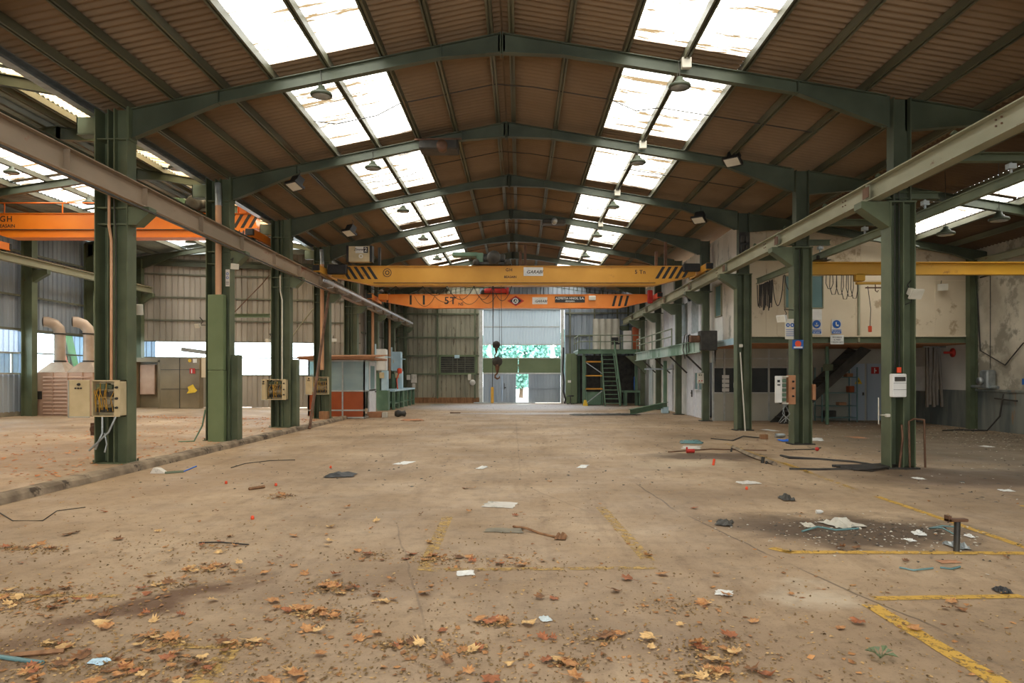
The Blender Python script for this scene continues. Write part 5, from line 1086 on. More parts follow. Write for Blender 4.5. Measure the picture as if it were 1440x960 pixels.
t = thing('fallen_beam', 'green steel beam lying on the floor with one end propped up', 'beam', (6.1,33.2,0)); q = MB(); q.ibeam((5.0,32.2,.14),(6.95,33.6,.42),.24,.2); part('beam', q, M['green_machine'], t); q = MB(); q.bbox(6.7,6.98,33.35,33.75,.02,.3,.01); part('foot_plate', q, M['lightblue'], t)
t = thing('steel_stand', 'slim green stand by the walkway foot', 'stand', (6.95,34.2,0)); q = MB(); q.bbox(6.9,7.06,34.1,34.26,0,2.5,.01); q.bbox(6.8,7.16,34.0,34.36,0,.1,.01); part('post', q, M['green_machine'], t); q = MB(); q.bar((6.0,34.2,2.1),(7.4,34.2,2.1),.06,.08); part('arm', q, M['galv'], t)
t = thing('wall_control', 'white control panel with red button beside the dark passage', 'control panel', (7.3,27.5,1.5)); q = MB(); q.bbox(6.88,7.12,27.5,27.6,1.48,1.88,.01); part('housing', q, M['offwhite'], t)
for i, (x, z, m) in enumerate(((6.94,1.8,'black'),(7.02,1.8,'green'),(6.94,1.58,'red'),(7.04,1.58,'red'))): q = MB(); q.lathe([(0,0),(.025,0),(.02,.03),(0,.03)],(x,27.5,z),(0,-1,0),10); part('button', q, M[m], t)

# ================================================================== LEFT : booth, press, bench
bx, by0, by1 = (-8.75,-6.4), 29.35, 31.7
t = thing('control_booth', 'small glazed control booth with orange brown lower panels', 'booth', (-7.6,30.4,0))
q = MB()
for x in (-8.75,-8.0,-7.35,-6.46): q.box(x,x+.06,by0,by0+.06,0,2.42)
for z in (0.02,.32,1.12,2.36): q.box(-8.75,-6.4,by0-.005,by0+.055,z,z+.06)
for y in (by0,30.2,31.64): q.box(-6.46,-6.4,y,y+.06,0,2.42); q.box(-8.75,-8.69,y,y+.06,0,2.42)
for z in (0.02,1.12,2.36): q.box(-6.46,-6.4,by0,by1,z,z+.06); q.box(-8.75,-8.69,by0,by1,z,z+.06); q.box(-8.75,-6.4,by1-.06,by1,z,z+.06)
part('frame', q, M['alu'], t)
q = MB(); q.box(-8.7,-6.45,by0+.02,by0+.035,.05,1.12); q.box(-8.72,-8.70,by0,by1,.05,1.12); part('lower_panel', q, M['brown_panel'], t)
q = MB(); q.box(-8.7,-6.45,by0+.02,by0+.03,1.18,2.36); q.box(-8.72,-8.71,by0,by1,1.18,2.36); q.box(-8.7,-6.45,by1-.03,by1-.02,1.18,2.36); part('pane', q, M['booth_glass'], t)
q = MB(); q.box(-6.44,-6.42,by0+.06,30.2,1.18,2.36); part('side_pane', q, M['lightblue'], t)
q = MB(); q.bbox(-6.46,-6.4,30.26,31.6,.05,2.36,.01); d_ = part('door', q, M['alu_white'], t); q = MB(); q.box(-6.402,-6.39,30.45,31.3,1.2,2.2); part('door_pane', q, M['teal'], d_); q = MB(); q.box(-6.39,-6.33,31.35,31.45,1.05,1.1); part('door_handle', q, M['dark'], d_)
q = MB(); q.bbox(-9.05,-5.95,by0-.3,by1+.2,2.44,2.52,.01); q.add([(-9.1,by0-.35,2.5),(-5.9,by0-.35,2.52),(-5.9,by1+.2,2.68),(-9.1,by1+.2,2.66),(-9.1,by0-.35,2.56),(-5.9,by0-.35,2.6),(-5.9,by1+.2,2.72),(-9.1,by1+.2,2.7)],[(3,2,1,0),(4,5,6,7),(0,1,5,4),(1,2,6,5),(2,3,7,6),(3,0,4,7)]); part('roof', q, M['card'], t)
q = MB(); q.bbox(-8.4,-7.2,30.8,31.4,.05,.75,.02); solo('booth_desk', q, M['galv'], 'pale desk inside the control booth', 'desk')
q = MB(); q.box(-7.6,-7.2,31.55,31.6,1.5,2.1); solo('booth_poster', q, M['white'], 'pale poster inside the control booth', 'poster')
def press(y, x0, label, s_=1.0, brown=False):
    t = thing('press_machine', label, 'machine', (x0+.3,y,0))
    q = MB(); q.bbox(x0,x0+.55,y,y+.5,2.05,3.15*s_,.03); part('upper_housing', q, M['lightblue'] if brown else M['white'], t)
    q = MB(); q.bbox(x0+.3,x0+.6,y+.05,y+.5,1.02,2.05,.02); part('column', q, M['lightblue'], t)
    q = MB(); q.bbox(x0,x0+.22,y+.05,y+.4,1.02,1.9,.02); part('control_console', q, M['green_machine'], t)
    q = MB(); q.bbox(x0+.22,x0+.45,y-.08,y+.1,1.65,1.95,.02); q.tube([(x0+.1,y-.02,2.7),(x0+.13,y-.03,2.6),(x0+.1,y-.02,2.5)],.02,6); part('head', q, M['beige_box'], t)
    q = MB(); q.tube([(x0+.02,y-.05,2.1),(x0+.02,y-.05,3.4)],.04,8); q.bar((x0+.5,y,2.75),(x0+.8,y,2.72),.05,.06); part('slide_bar', q, M['lightblue'], t)
    q = MB(); q.bbox(x0,x0+.65,y,y+.6,0,1.02,.02); part('base', q, M['green_machine'], t); return t
press(36.4, -7.4, 'white and pale blue press machine just behind the booth')
press(40.4, -7.3, 'pale blue press machine farther down the left side', 1.0, True)
q = MB(); q.bbox(-6.72,-6.5,38.9,39.3,1.9,2.2,.05); q.tube([(-6.6,39.0,2.0),(-6.75,39.0,1.6),(-6.7,39,1.05)],.03,8); solo('hydraulic_unit', q, M['redo'], 'red hydraulic fitting between the two presses', 'machine part')
t = thing('long_workbench', 'long pale blue topped green workbench on the left side', 'workbench', (-7.1,41,0)); q = MB(); q.bbox(-7.45,-6.55,37.3,44.5,.95,1.05,.01); part('top', q, M['lightblue'], t)
for i in range(6):
    for x in (-7.35,-6.65): q = MB(); y = 37.45+i*1.38; q.box(x-.08,x+.08,y-.08,y+.08,0,.95); part('leg', q, M['green_machine'], t)
q = MB(); q.box(-7.4,-6.6,37.4,44.4,.3,.34); part('lower_shelf', q, M['green_machine'], t)
# far wall fittings
for i, (px0,px1,py0,py1) in enumerate(((572,577,527,534),(578,586,526,538),(580,584,539,545))):
    a, b_ = P(px0,py1,46.55), P(px1,py0,46.55); q = MB(); q.bbox(a.x,b_.x,46.5,46.62,a.z,b_.z,.01); solo('wall_box', q, M['facade_s'], '%s of the three pale boxes on the far wall' % ('leftmost','largest','lowest')[i], 'electrical box')
wn[0] += 1; q = MB()
for a in (-5.25,-2.85): q.box(a-.06,a+.06,YB-.22,YB-.05,1.9,3.15)
for z in (1.92,3.1): q.box(-5.3,-2.8,YB-.22,YB-.05,z-.06,z+.06)
wf = struct('window_%d' % wn[0], q, M['green_light'], 'green framed louvred window in the far wall'); q = MB(); q.box(-5.2,-2.9,YB-.1,YB-.09,1.95,3.06); part('backing', q, M['dark'], wf); q = MB()
for i in range(7): q.box(-5.2,-2.9,YB-.16,YB-.11,2.02+i*.145,2.05+i*.145)
for x in (-4.4,-4.1,-3.6): q.box(x-.02,x+.02,YB-.18,YB-.14,1.95,3.06)
part('louvre', q, M['girt'], wf)
q = MB(); q.box(-4.28,-3.95,YB-.27,YB-.24,2.94,3.15); solo('wall_sign', q, M['lightblue'], 'small pale blue sign over the louvred window', 'sign')
q = MB(); q.lathe([(0,0),(.19,0),(.19,.02),(0,.02)],(-3.1,YB-.2,1.35),(0,-1,0),24); solo('daylit_hole_disc', q, M['white'], 'white disc for a round daylit hole low on the far wall', 'plate')  # white disc standing in for a round hole bright with daylight
q = MB(); q.bbox(-3.4,-3.2,YB-.3,YB-.2,1.5,1.9,.01); solo('wall_switch', q, M['offwhite'], 'small white switch box beside the big door post', 'switch')
q = MB(); q.bbox(-3.0,1.0,YB-.9,YB-.35,.0,.06,.01); solo('door_sill_plate', q, M['galv'], 'pale steel plate on the floor before the far door', 'plate')
# ducts and louvred box
t = thing('extraction_unit', 'pinkish louvred extraction box with two hoods and elbow ducts', 'extraction unit', (-16.9,26.9,lfloor(-16.9)))
zb = lfloor(-16.9); q = MB(); q.bbox(-18.0,-15.9,26.5,27.4,zb,1.9,.02); bo = part('casing', q, M['pink'], t)
q = MB()
for i in range(11):
    z = .4+i*.135; q.add([(-17.75,26.49,z),(-16.0,26.49,z),(-16.0,26.44,z-.05),(-17.75,26.44,z-.05),(-17.75,26.49,z-.015),(-16.0,26.49,z-.015)],[(0,1,2,3),(3,2,5,4)])
part('louvre', q, M['pink'], bo)
q = MB(); q.box(-17.95,-17.8,26.45,26.5,.9,1.2); part('access_slot', q, M['dark'], bo)
q = MB()
for x in (-17.4,-16.85,-16.3): q.box(x-.02,x+.02,26.46,26.5,zb,1.9)
part('rib', q, M['pink'], bo)
for cx in (-17.45,-16.35):
    q = MB(); q.add([(cx-.55,26.5,1.9),(cx+.52,26.5,1.9),(cx+.52,27.4,1.9),(cx-.55,27.4,1.9),(cx-.2,26.78,2.28),(cx+.2,26.78,2.28),(cx+.2,27.18,2.28),(cx-.2,27.18,2.28)],[(0,3,2,1),(4,5,6,7),(0,1,5,4),(1,2,6,5),(2,3,7,6),(3,0,4,7)]); h_ = part('hood', q, M['duct'], t)
    q = MB(); q.tube([(cx,26.98,2.28),(cx,26.98,3.35),(cx-.04,26.98,3.55),(cx-.16,26.9,3.72),(cx-.34,26.8,3.8),(cx-.45,26.74,3.8)],[.19,.19,.2,.2,.2,.2],18); d_ = part('duct', q, M['duct'], h_)
    q = MB(); q.lathe([(.17,0),(.22,0),(.22,.05),(.17,.05)],(cx,26.98,3.33),(0,0,1),18); q.lathe([(.17,0),(.22,0),(.22,.05),(.17,.05)],(cx,26.98,2.3),(0,0,1),18); q.lathe([(.0,0),(.17,0),(.17,.02),(0,.02)],(cx-.455,26.735,3.8),(-1,-.45,0),18); part('duct_collar', q, M['dark'], t)
# brown partition and niche
zb = lfloor(-16.5)
t = thing('brown_partition', 'tall brown sheet metal partition with a dark niche, left hall end', 'partition', (-16.5,33.3,zb))
q = MB(); q.bbox(-16.75,-14.9,33.1,33.5,zb,2.62,.01); part('front_panel', q, M['bronze'], t)
q = MB(); q.box(-18.0,-16.75,33.1,33.5,2.42,2.62); q.box(-18.0,-16.75,33.45,33.5,zb,2.5); q.box(-18.0,-17.85,33.1,33.5,zb,2.5); q.box(-16.85,-16.75,33.1,33.5,zb,2.5); part('niche', q, M['bronze'], t)
q = MB(); q.bbox(-17.8,-17.1,33.3,33.44,.9,2.3,.02); part('niche_panel', q, M['pink'], t)
q = MB(); q.box(-15.84,-15.82,33.08,33.1,zb,2.6); q.box(-16.7,-14.9,33.08,33.1,2.05,2.07); q.box(-16.7,-14.9,33.08,33.1,1.15,1.17); part('panel_seam', q, M['dark'], t)
q = MB(); q.bbox(-15.35,-15.1,33.05,33.08,1.88,2.12,.005); s_ = solo('fire_sign', q, M['red'], 'small red sign on the brown partition', 'sign'); q = MB(); q.box(-15.27,-15.23,33.04,33.05,1.9,2.08); part('pictogram', q, M['white'], s_)
disc(t, -15.35, 2.48, 33.07, .08, 'yellow_p', name='round_sticker'); q = MB(); q.box(-15.2,-15.02,33.06,33.08,2.38,2.56); part('square_sticker', q, M['white'], t)
q = MB(); q.add([(-15.5,33.07,.95),(-15.1,33.07,1.0),(-15.0,33.07,1.1),(-15.1,33.07,1.2),(-15.2,33.07,1.38),(-15.45,33.07,1.25),(-15.4,33.07,1.1)],[tuple(range(7))]); part('paint_splash', q, M['yellow_p'], t)
q = MB(); q.bbox(-14.88,-14.5,33.2,33.6,1.7,2.62,.01); solo('beige_locker', q, M['facade'], 'beige wall box right of the brown partition', 'electrical box')
# outdoors: trees, awnings, neighbour hall
def tree(label, x, y, h_, r, n):
    t = thing('outdoor_tree', label, 'tree', (x,y,-.04), 'trees beyond the far door'); q = MB(); q.tube([(x,y,-.04),(x+.1,y,h_*.3),(x,y+.1,h_*.7)],[.18,.14,.06],8)
    for i in range(6): a = i*1.05; q.tube([(x,y,h_*(.25+.05*i)),(x+r*.6*math.cos(a),y+r*.6*math.sin(a),h_*(.45+.05*i))],[.06,.02],6)
    part('trunk', q, M['bark'], t); q = MB()
    for i in range(n):
        a = R.uniform(0,2*PI); ph = math.acos(R.uniform(-1,1)); rr_ = r*R.uniform(.55,1)**.5*(1+.2*math.sin(3*a)*math.sin(4*ph))
        c = V((x+rr_*math.sin(ph)*math.cos(a), y+rr_*math.sin(ph)*math.sin(a), h_*.55+h_*.45*math.cos(ph)*R.uniform(.6,1)))
        u = V((R.uniform(-1,1),R.uniform(-1,1),R.uniform(-1,1))).normalized()*R.uniform(.16,.28); v = u.cross(V((R.uniform(-1,1),R.uniform(-1,1),R.uniform(-1,1)))).normalized()*.16
        q.add([c-u,c+v,c+u,c-v],[(0,1,2,3)])
    part('foliage', q, M['leafgreen'], t)
tree('leafy tree straight behind the far door opening', .1, 60, 6.5, 2.4, 3200)
tree('leafy tree seen left through the far door gap', -5.2, 63, 7, 2.3, 3200)
tree('leafy tree seen right through the far door gap', 5.4, 62, 6.8, 2.3, 3200)
for lab, m, a, b_ in (('slanted orange banner outside the left window band', 'orange_awn', (83,469),(99,522)), ('slanted green banner outside the left window band', 'green_awn', (94,469),(104,516))):
    p, r_ = P(a[0],a[1],33), P(b_[0],b_[1],33); q = MB(); q.sweep(p,r_,[(-.22,-.02),(.22,-.02),(.22,.02),(-.22,.02)],(0,1,0)); q.tube([V((r_.x,r_.y,.1)),p],.03,6); solo('banner', q, M[m], lab, 'banner')
q = MB(); sheet_wall(q, (-21.5,25,0), (-21.5,31.4,0), .1, 3.9, n=V((1,0,0))); solo('neighbour_wall', q, M['far_wall'], 'blue grey sheet wall of a neighbouring hall outside the small left window', 'building')
q = MB(); sheet_wall(q, (-24,37.5,0), (-19.2,37.5,0), .1, 4.5, n=V((0,-1,0))); solo('neighbour_wall', q, M['far_wall'], 'blue grey wall of a neighbouring building outside the left corner', 'building')
# ================================================================== FLOOR MARKINGS
def mark(label, x0, y0, x1, y1, wd, m='line'):
    a, b_ = V((x0,y0,.004)), V((x1,y1,.004)); d = (b_-a).normalized(); s_ = V((-d.y,d.x,0))*wd/2; n = max(2,int((b_-a).length/.15)); q = MB(); vs = []
    for i in range(n+1):
        p = a+(b_-a)*i/n; vs += [p-s_*(1+R.uniform(-.08,.08)), p+s_*(1+R.uniform(-.08,.08))]
    q.add(vs, [(2*i,2*i+2,2*i+3,2*i+1) for i in range(n)]); solo('floor_marking', q, M[m], label, 'floor marking', loc=((x0+x1)/2,(y0+y1)/2,.004))
mark('long yellow line running into the hall before the right columns', 5.17, 7.1, 5.2, 10.35, .1)
mark('faded far stretch of the long yellow line on the right', 5.2, 11.0, 5.38, 18.6, .1, 'line_faint')
mark('middle bright stretch of the long yellow line on the right', 5.28, 12.9, 5.33, 14.4, .1)
mark('crosswise yellow line behind the rusty stub post', 2.62, 7.08, 5.4, 7.02, .12)
mark('short hooked end of the crosswise yellow line', 2.56, 7.25, 2.7, 7.06, .12)
mark('crosswise yellow line nearest on the right', 2.78, 5.6, 4.0, 5.66, .1)
mark('yellow line running toward the camera at lower right', 2.68, 5.45, 2.76, 3.6, .13)
mark('short yellow dash at the far right edge', 6.75, 9.6, 8.0, 9.2, .1)
mark('faded yellow line left of the middle', -.9, 8.85, -.87, 6.5, .13, 'line_faint')
mark('faded yellow line right of the middle', 1.08, 9.5, 1.22, 6.75, .13, 'line_faint')
mark('faded crosswise yellow line in the middle', -.93, 6.42, 1.25, 6.5, .09, 'line_faint')
mark('faded crosswise yellow line at the left edge', -4.6, 5.68, -3.15, 5.66, .08, 'line_faint')
mark('short faded crosswise yellow line lower left', -2.35, 4.62, -1.85, 4.6, .08, 'line_faint')
mark('short faded yellow line running to the camera lower left', -1.85, 4.6, -1.8, 3.6, .14, 'line_faint')
# ================================================================== DEBRIS
t = thing('stub_post', 'rusty steel stub post standing in the oil stain', 'post', G(1345,775))
p = G(1345,775); q = MB(); q.tube([p, p+V((.01,0,.3))], .03, 10); part('tube', q, M['dark'], t); q = MB(); q.bbox(p.x-.1,p.x+.1,p.y-.04,p.y+.04,.3,.33,.005); q.box(p.x-.1,p.x-.07,p.y-.04,p.y+.04,.3,.36); part('head_plate', q, M['rail'], t)
def crumple(name, label, cat, px, py, wpx, dpx, m, hgt=.03, seed=0, grp=None, n=7, z=None, jag=.25):
    rr_ = random.Random(int(px*7+py+seed)); zf = 0.0 if px > 200 or py > 700 else 0.1
    c = G(px, py); c = V((c.x,c.y,.004 if z is None else z)); W = wpx*c.y/F; D = max(.03, dpx*c.y*c.y/(F*EYE)); vs = []; q = MB(); ang = rr_.uniform(-.4,.4)
    for j in range(n+1):
        for i in range(n+1):
            u, v = i/n-.5, j/n-.5; e = 1-jag*rr_.random() if (i in (0,n) or j in (0,n)) else 1
            x, y = u*W*e, v*D*e; edge = min(1, 4*min(.5-abs(u), .5-abs(v)))
            vs.append((c.x+x*math.cos(ang)-y*math.sin(ang), c.y+x*math.sin(ang)+y*math.cos(ang), c.z+hgt*(.15+edge*rr_.random())))
    q.add(vs, [(j*(n+1)+i,j*(n+1)+i+1,(j+1)*(n+1)+i+1,(j+1)*(n+1)+i) for j in range(n) for i in range(n)])
    return solo(name, q, M[m], label, cat, grp, loc=c)
crumple('plastic_bag', 'crumpled offwhite plastic bag on the oil stain', 'bag', 1185, 738, 50, 11, 'tarp', .07)
crumple('plastic_bag', 'crumpled white bag scrap left of the stub post', 'bag', 1292, 751, 18, 6, 'white', .04)
crumple('plastic_bag', 'grey bag scrap at the foot of the stub post', 'bag', 1345, 769, 22, 10, 'galv', .06)
crumple('paper_scrap', 'white paper with red print, right foreground', 'paper', 1018, 834, 26, 9, 'white', .015)
crumple('paper_scrap', 'white paper strip beside the leaf cluster in the middle', 'paper', 655, 806, 28, 8, 'white', .015)
crumple('paper_scrap', 'white paper lying far in the middle of the hall', 'paper', 569, 651, 21, 5, 'white', .02)
crumple('paper_scrap', 'paper scrap far right of the middle', 'paper', 820, 656, 14, 5, 'white', .02)
crumple('paper_scrap', 'small white scrap right of the white paper, middle distance', 'paper', 678, 658, 12, 4, 'white', .03)
crumple('cardboard_piece', 'flat grey cardboard with leaves on it, middle', 'cardboard', 703, 710, 52, 9, 'facade_s', .02)
crumple('cardboard_piece', 'longer dull cardboard behind the yellow line, middle', 'cardboard', 710, 746, 60, 7, 'plinth', .02)
crumple('cardboard_piece', 'brown scrap board right of the red ball', 'cardboard', 1205, 615, 22, 3, 'card', .01)
crumple('cloth_rag', 'dark rag lying in the middle distance left', 'rag', 478, 669, 46, 6, 'black', .06)
crumple('cloth_rag', 'dark curled rag right of the middle', 'rag', 1019, 737, 26, 7, 'dark', .06)
crumple('cloth_rag', 'dark lump of rag nearer the right columns', 'rag', 1106, 702, 20, 6, 'dark', .07)
crumple('cloth_rag', 'brown lump at the end of the twig, middle', 'rag', 789, 757, 18, 6, 'wood', .06)
crumple('cloth_rag', 'blue cloth at the foot of the second right column', 'rag', 1107, 620, 24, 3, 'bluecloth', .06)
crumple('plastic_sheet', 'teal plastic sheet on the floor, centre right distance', 'plastic sheet', 972, 622, 34, 5, 'teal', .06)
crumple('paper_scrap', 'white board scrap behind the red can', 'paper', 973, 629, 28, 5, 'facade_s', .02)
crumple('paper_scrap', 'white paper right of the second right column foot', 'paper', 1147, 618, 22, 5, 'white', .04)
crumple('paper_scrap', 'white paper left of the second right column', 'paper', 1083, 605, 14, 3, 'white', .02)
crumple('paper_scrap', 'long pale scrap in the right middle distance', 'paper', 1052, 679, 36, 4, 'facade_s', .03)
crumple('paper_scrap', 'pale scrap near the right wall', 'paper', 1388, 628, 15, 2, 'white', .02)
crumple('paper_scrap', 'pale scrap between the right columns and the aisle', 'paper', 1415, 690, 22, 3, 'white', .02)
crumple('paper_scrap', 'pale scrap right of the nearest right column foot', 'paper', 1292, 673, 14, 3, 'white', .02)
crumple('cardboard_piece', 'flat pinkish offcut right of the stub post', 'cardboard', 1334, 790, 34, 5, 'card', .01)
crumple('plastic_disc', 'pale green round lid in the near middle', 'lid', 767, 871, 17, 8, 'green_awn' if 0 else 'sheet_pale', .02)
crumple('paper_scrap', 'bluish card lying at the lower left', 'card', 140, 932, 30, 9, 'lightblue', .03)
crumple('cloth_rag', 'black rag at the far right foreground', 'rag', 1409, 832, 22, 8, 'black', .04)
crumple('paper_scrap', 'beige scrap on the oil stain, left of the bag', 'paper', 1137, 739, 18, 7, 'tarp', .03)
crumple('paper_scrap', 'white scrap right of the crumpled bag', 'paper', 1280, 760, 12, 4, 'white', .02)
crumple('paper_scrap', 'white scrap far right of the stain', 'paper', 1363, 755, 8, 4, 'white', .03)
def stick(name, label, cat, pts, r, m, n=6):
    q = MB(); q.tube(pts, r, n); return solo(name, q, M[m], label, cat)
def gp(px, py, z=.01): g = G(px, py, 0); return V((g.x, g.y, z))
stick('strap', 'teal plastic strap curling on the oil stain', 'strap', [gp(1128,748),gp(1150,744,.03),gp(1175,746),gp(1207,744)], .012, 'teal')
stick('strap', 'blue plastic strap loop left of the stub post', 'strap', [gp(1344,743,.02),gp(1325,744,.04),gp(1307,745,.02),gp(1325,748,.05),gp(1343,754,.02)], .01, 'teal')
stick('strap', 'thin blue strap in front of the yellow line', 'strap', [gp(1265,799),gp(1285,803),gp(1312,800)], .008, 'teal')
stick('strap', 'short blue strap right of the thin one', 'strap', [gp(1322,799),gp(1338,801),gp(1350,798)], .009, 'teal')
stick('strap', 'blue green strip at the lower left corner', 'strap', [gp(-10,924),gp(30,930),gp(60,934)], .015, 'teal')
stick('wooden_batten', 'thin wooden batten at the lower left', 'board', [gp(15,925,.015),gp(90,918,.015)], .018, 'wood', 4)
stick('twig', 'pale twig lying in the middle foreground', 'twig', [gp(722,741),gp(740,746,.03),gp(760,751),gp(785,757)], .014, 'wood')
stick('twig', 'dark twig under the leaf cluster on the left', 'twig', [gp(280,764),gp(310,766,.03),gp(350,767)], .008, 'cable')
for i, (a, m) in enumerate((((1072,651,642),'dark'),((1077,652,648),'dark'),((1028,635,630),'dark'),((1003,654,645),'redo'),((1337,0,0),'dark'))):
    if i == 4: continue
    px, pb, ptp = a; g = G(px, pb); hh = (pb-ptp)*g.y/F; q = MB(); q.tube([g, g+V((.02,0,hh))], .025 if i else .035, 8); solo('pipe_stub', q, M[m], ('tallest rusty pipe stub', 'short dark pipe stub', 'farthest small pipe stub', 'orange topped pipe stub')[i]+' sticking out of the floor on the right', 'pipe stub')
for i, (px, py) in enumerate(((318,680),(388,683),(465,658),(355,730),(1050,688))):
    g = G(px, py); q = MB(); q.lathe([(0,0),(.02,0),(.022,.02),(.016,.045),(0,.045)], g, (0,0,1), 10); solo('orange_cap', q, M['redo'], '%s orange plastic cap on the floor' % ('leftmost far','second','farthest','nearest left','right hand')[i], 'cap', 'orange caps')
g = G(1149,634); q = MB(); q.lathe([(0,-.05),(.035,-.035),(.05,0),(.035,.035),(0,.05)], g+V((0,0,.05)), (0,0,1), 14); solo('red_ball', q, M['red'], 'small red ball between the right columns', 'ball')
g = G(969,637); q = MB(); q.tube([g+V((-.06,0,.05)), g+V((.12,.02,.05))], .045, 10); q.tube([g+V((-.05,0,.08)),g+V((-.05,0,.14))],.02,6); solo('red_can', q, M['red'], 'small red can lying by a floor stub', 'can')
g = G(1152,722); q = MB(); q.tube([g+V((-.04,0,.025)), g+V((.02,0,.025)), g+V((.05,0,.025))], [.025,.025,.01], 10); solo('plastic_cup', q, M['white'], 'small white cup beside the oil stain', 'cup')
g = G(1097,615); q = MB(); q.tube([g+V((-.13,0,.06)), g+V((.1,0,.06)), g+V((.15,0,.06))], [.06,.06,.03], 12); solo('plastic_bottle', q, M['galv'], 'clear white bottle lying left of the second right column', 'bottle')
g = G(1074,617); q = MB(); q.bbox(g.x-.1,g.x+.1,g.y-.08,g.y+.08,0,.13,.01); solo('wooden_block', q, M['wood'], 'wooden block left of the second right column', 'block')
g = G(533,587); q = MB(); q.bbox(g.x-.5,g.x+.1,g.y,g.y+.4,0,.24,.01); solo('cardboard_box', q, M['card'], 'low brown cardboard box right of the booth', 'box')
q = MB(); q.bbox(g.x+.12,g.x+.32,g.y,g.y+.3,0,.22,.01); solo('cardboard_box', q, M['tarp'], 'small pale box beside the low cardboard box', 'box')
g = G(561,586); q = MB(); q.lathe([(0,0),(.1,.0),(.16,.15),(.1,.3),(.14,.45),(0,.5)], g+V((-.2,.1,.14)), (1,.1,0), 12); solo('old_motor', q, M['dark'], 'dark motor lump lying right of the booth', 'motor')
g = G(640,581); q = MB(); q.bbox(g.x-.25,g.x+.25,g.y,g.y+.15,0,.05,.01); solo('wood_block', q, M['rail'], 'red brown plank far in the middle', 'plank')
crumple('steel_offcut', 'flat dark offcut at the far left of the door', 'offcut', 615, 569, 22, 1.5, 'galv', .02); crumple('debris_strip', 'dark swept debris line before the platform', 'debris', 850, 583, 110, 2.5, 'dark', .05, n=14, jag=.6)
crumple('debris_strip', 'scattered leaf debris near the old motor', 'debris', 580, 591, 36, 2.5, 'card', .05, n=10, jag=.6)
q = MB(); q.tube([gp(1098,641),gp(1110,645,.03),gp(1150,646),gp(1200,650),gp(1240,656),gp(1262,653,.06)], .028, 7); q.tube([gp(1110,660),gp(1150,661),gp(1190,660),gp(1225,663),gp(1250,656)], .028, 7); solo('floor_cable', q, M['cable'], 'thick black cables snaking to the nearest right column', 'cable')
q = MB()
for i in range(6): q.tube([gp(1170+i*6,656+i*1.1,.02),gp(1205+i*4,658+i,.05),gp(1235+i*3,655+i*.8,.03),gp(1265,652+i*.8,.04)], .025, 7)
q.tube([gp(1262,652,.03),gp(1264,640,.4),gp(1261,655,.9)],.015,6); solo('cable_heap', q, M['cable'], 'heap of hoses at the foot of the nearest right column', 'hose')
stick('floor_cable', 'dark cable from a wooden block toward the middle right', 'cable', [gp(1000,617),gp(1030,620),gp(1045,615,.04),gp(1068,616)], .02, 'cable')
stick('floor_rod', 'thin dark rod lying by the pipe stubs', 'rod', [gp(940,636),gp(1000,632),gp(1078,634)], .02, 'rail'); stick('floor_rod', 'rusty channel lying beside the yellow line', 'rod', [gp(1030,630,.03),gp(1060,644,.03),gp(1090,654,.02)], .05, 'curb', 4)
stick('floor_rod', 'thin dark rod in front of the red ball', 'rod', [gp(1102,633),gp(1145,632),gp(1154,630)], .015, 'cable')
stick('thin_cable', 'thin cable lying in the left middle distance', 'cable', [gp(325,658),gp(345,652),gp(380,648),gp(415,647)], .008, 'cable')
stick('thin_cable', 'thin wire curling at the left of the floor', 'cable', [gp(0,722),gp(18,733),gp(60,733),gp(80,719),gp(120,714)], .006, 'cable')
stick('dark_strip', 'dark rubber strip in front of the curb', 'strip', [gp(232,666),gp(258,664)], .03, 'green', 4); stick('blue_tube', 'thin blue tube beside the rubber strip', 'tube', [gp(257,664),gp(276,656)], .012, 'bluecloth')
g = G(222,665); q = MB(); q.prism([(g.x-.12,0),(g.x+.16,0),(g.x+.02,.09),(g.x-.06,.1)], 'y', g.y-.05, g.y+.08); solo('stone_wedge', q, M['facade_s'], 'pale wedge of concrete by the curb', 'rubble')
stick('wood_splinter', 'dark wood splinter in the left middle distance', 'wood scrap', [gp(350,689,.02),gp(372,686,.02)], .025, 'wood', 4)
q = MB(); q.tube([(-8.05,18.2,.9),(-8.08,18.1,.5),(-8.2,17.9,.12),(-8.5,17.7,.12)],.02,6); solo('loose_hose', q, M['green_machine'], 'green hose drooping beside the second left column', 'hose')
g = G(1238,925); q = MB()
for i in range(9):
    a = i*.7; L_ = R.uniform(.05,.09); b_ = g+V((math.cos(a)*.03,math.sin(a)*.03,.03)); e_ = b_+V((math.cos(a)*L_,math.sin(a)*L_,R.uniform(.0,.03))); s_ = V((-math.sin(a),math.cos(a),0))*.02; q.add([b_,(b_+e_)/2+s_+V((0,0,.015)),e_,(b_+e_)/2-s_+V((0,0,.015))],[(0,1,2,3)]); q.tube([g,b_],.002,4)
solo('weed_sprig', q, M['green_light'], 'small green weed sprouting beside the near yellow line', 'weed')
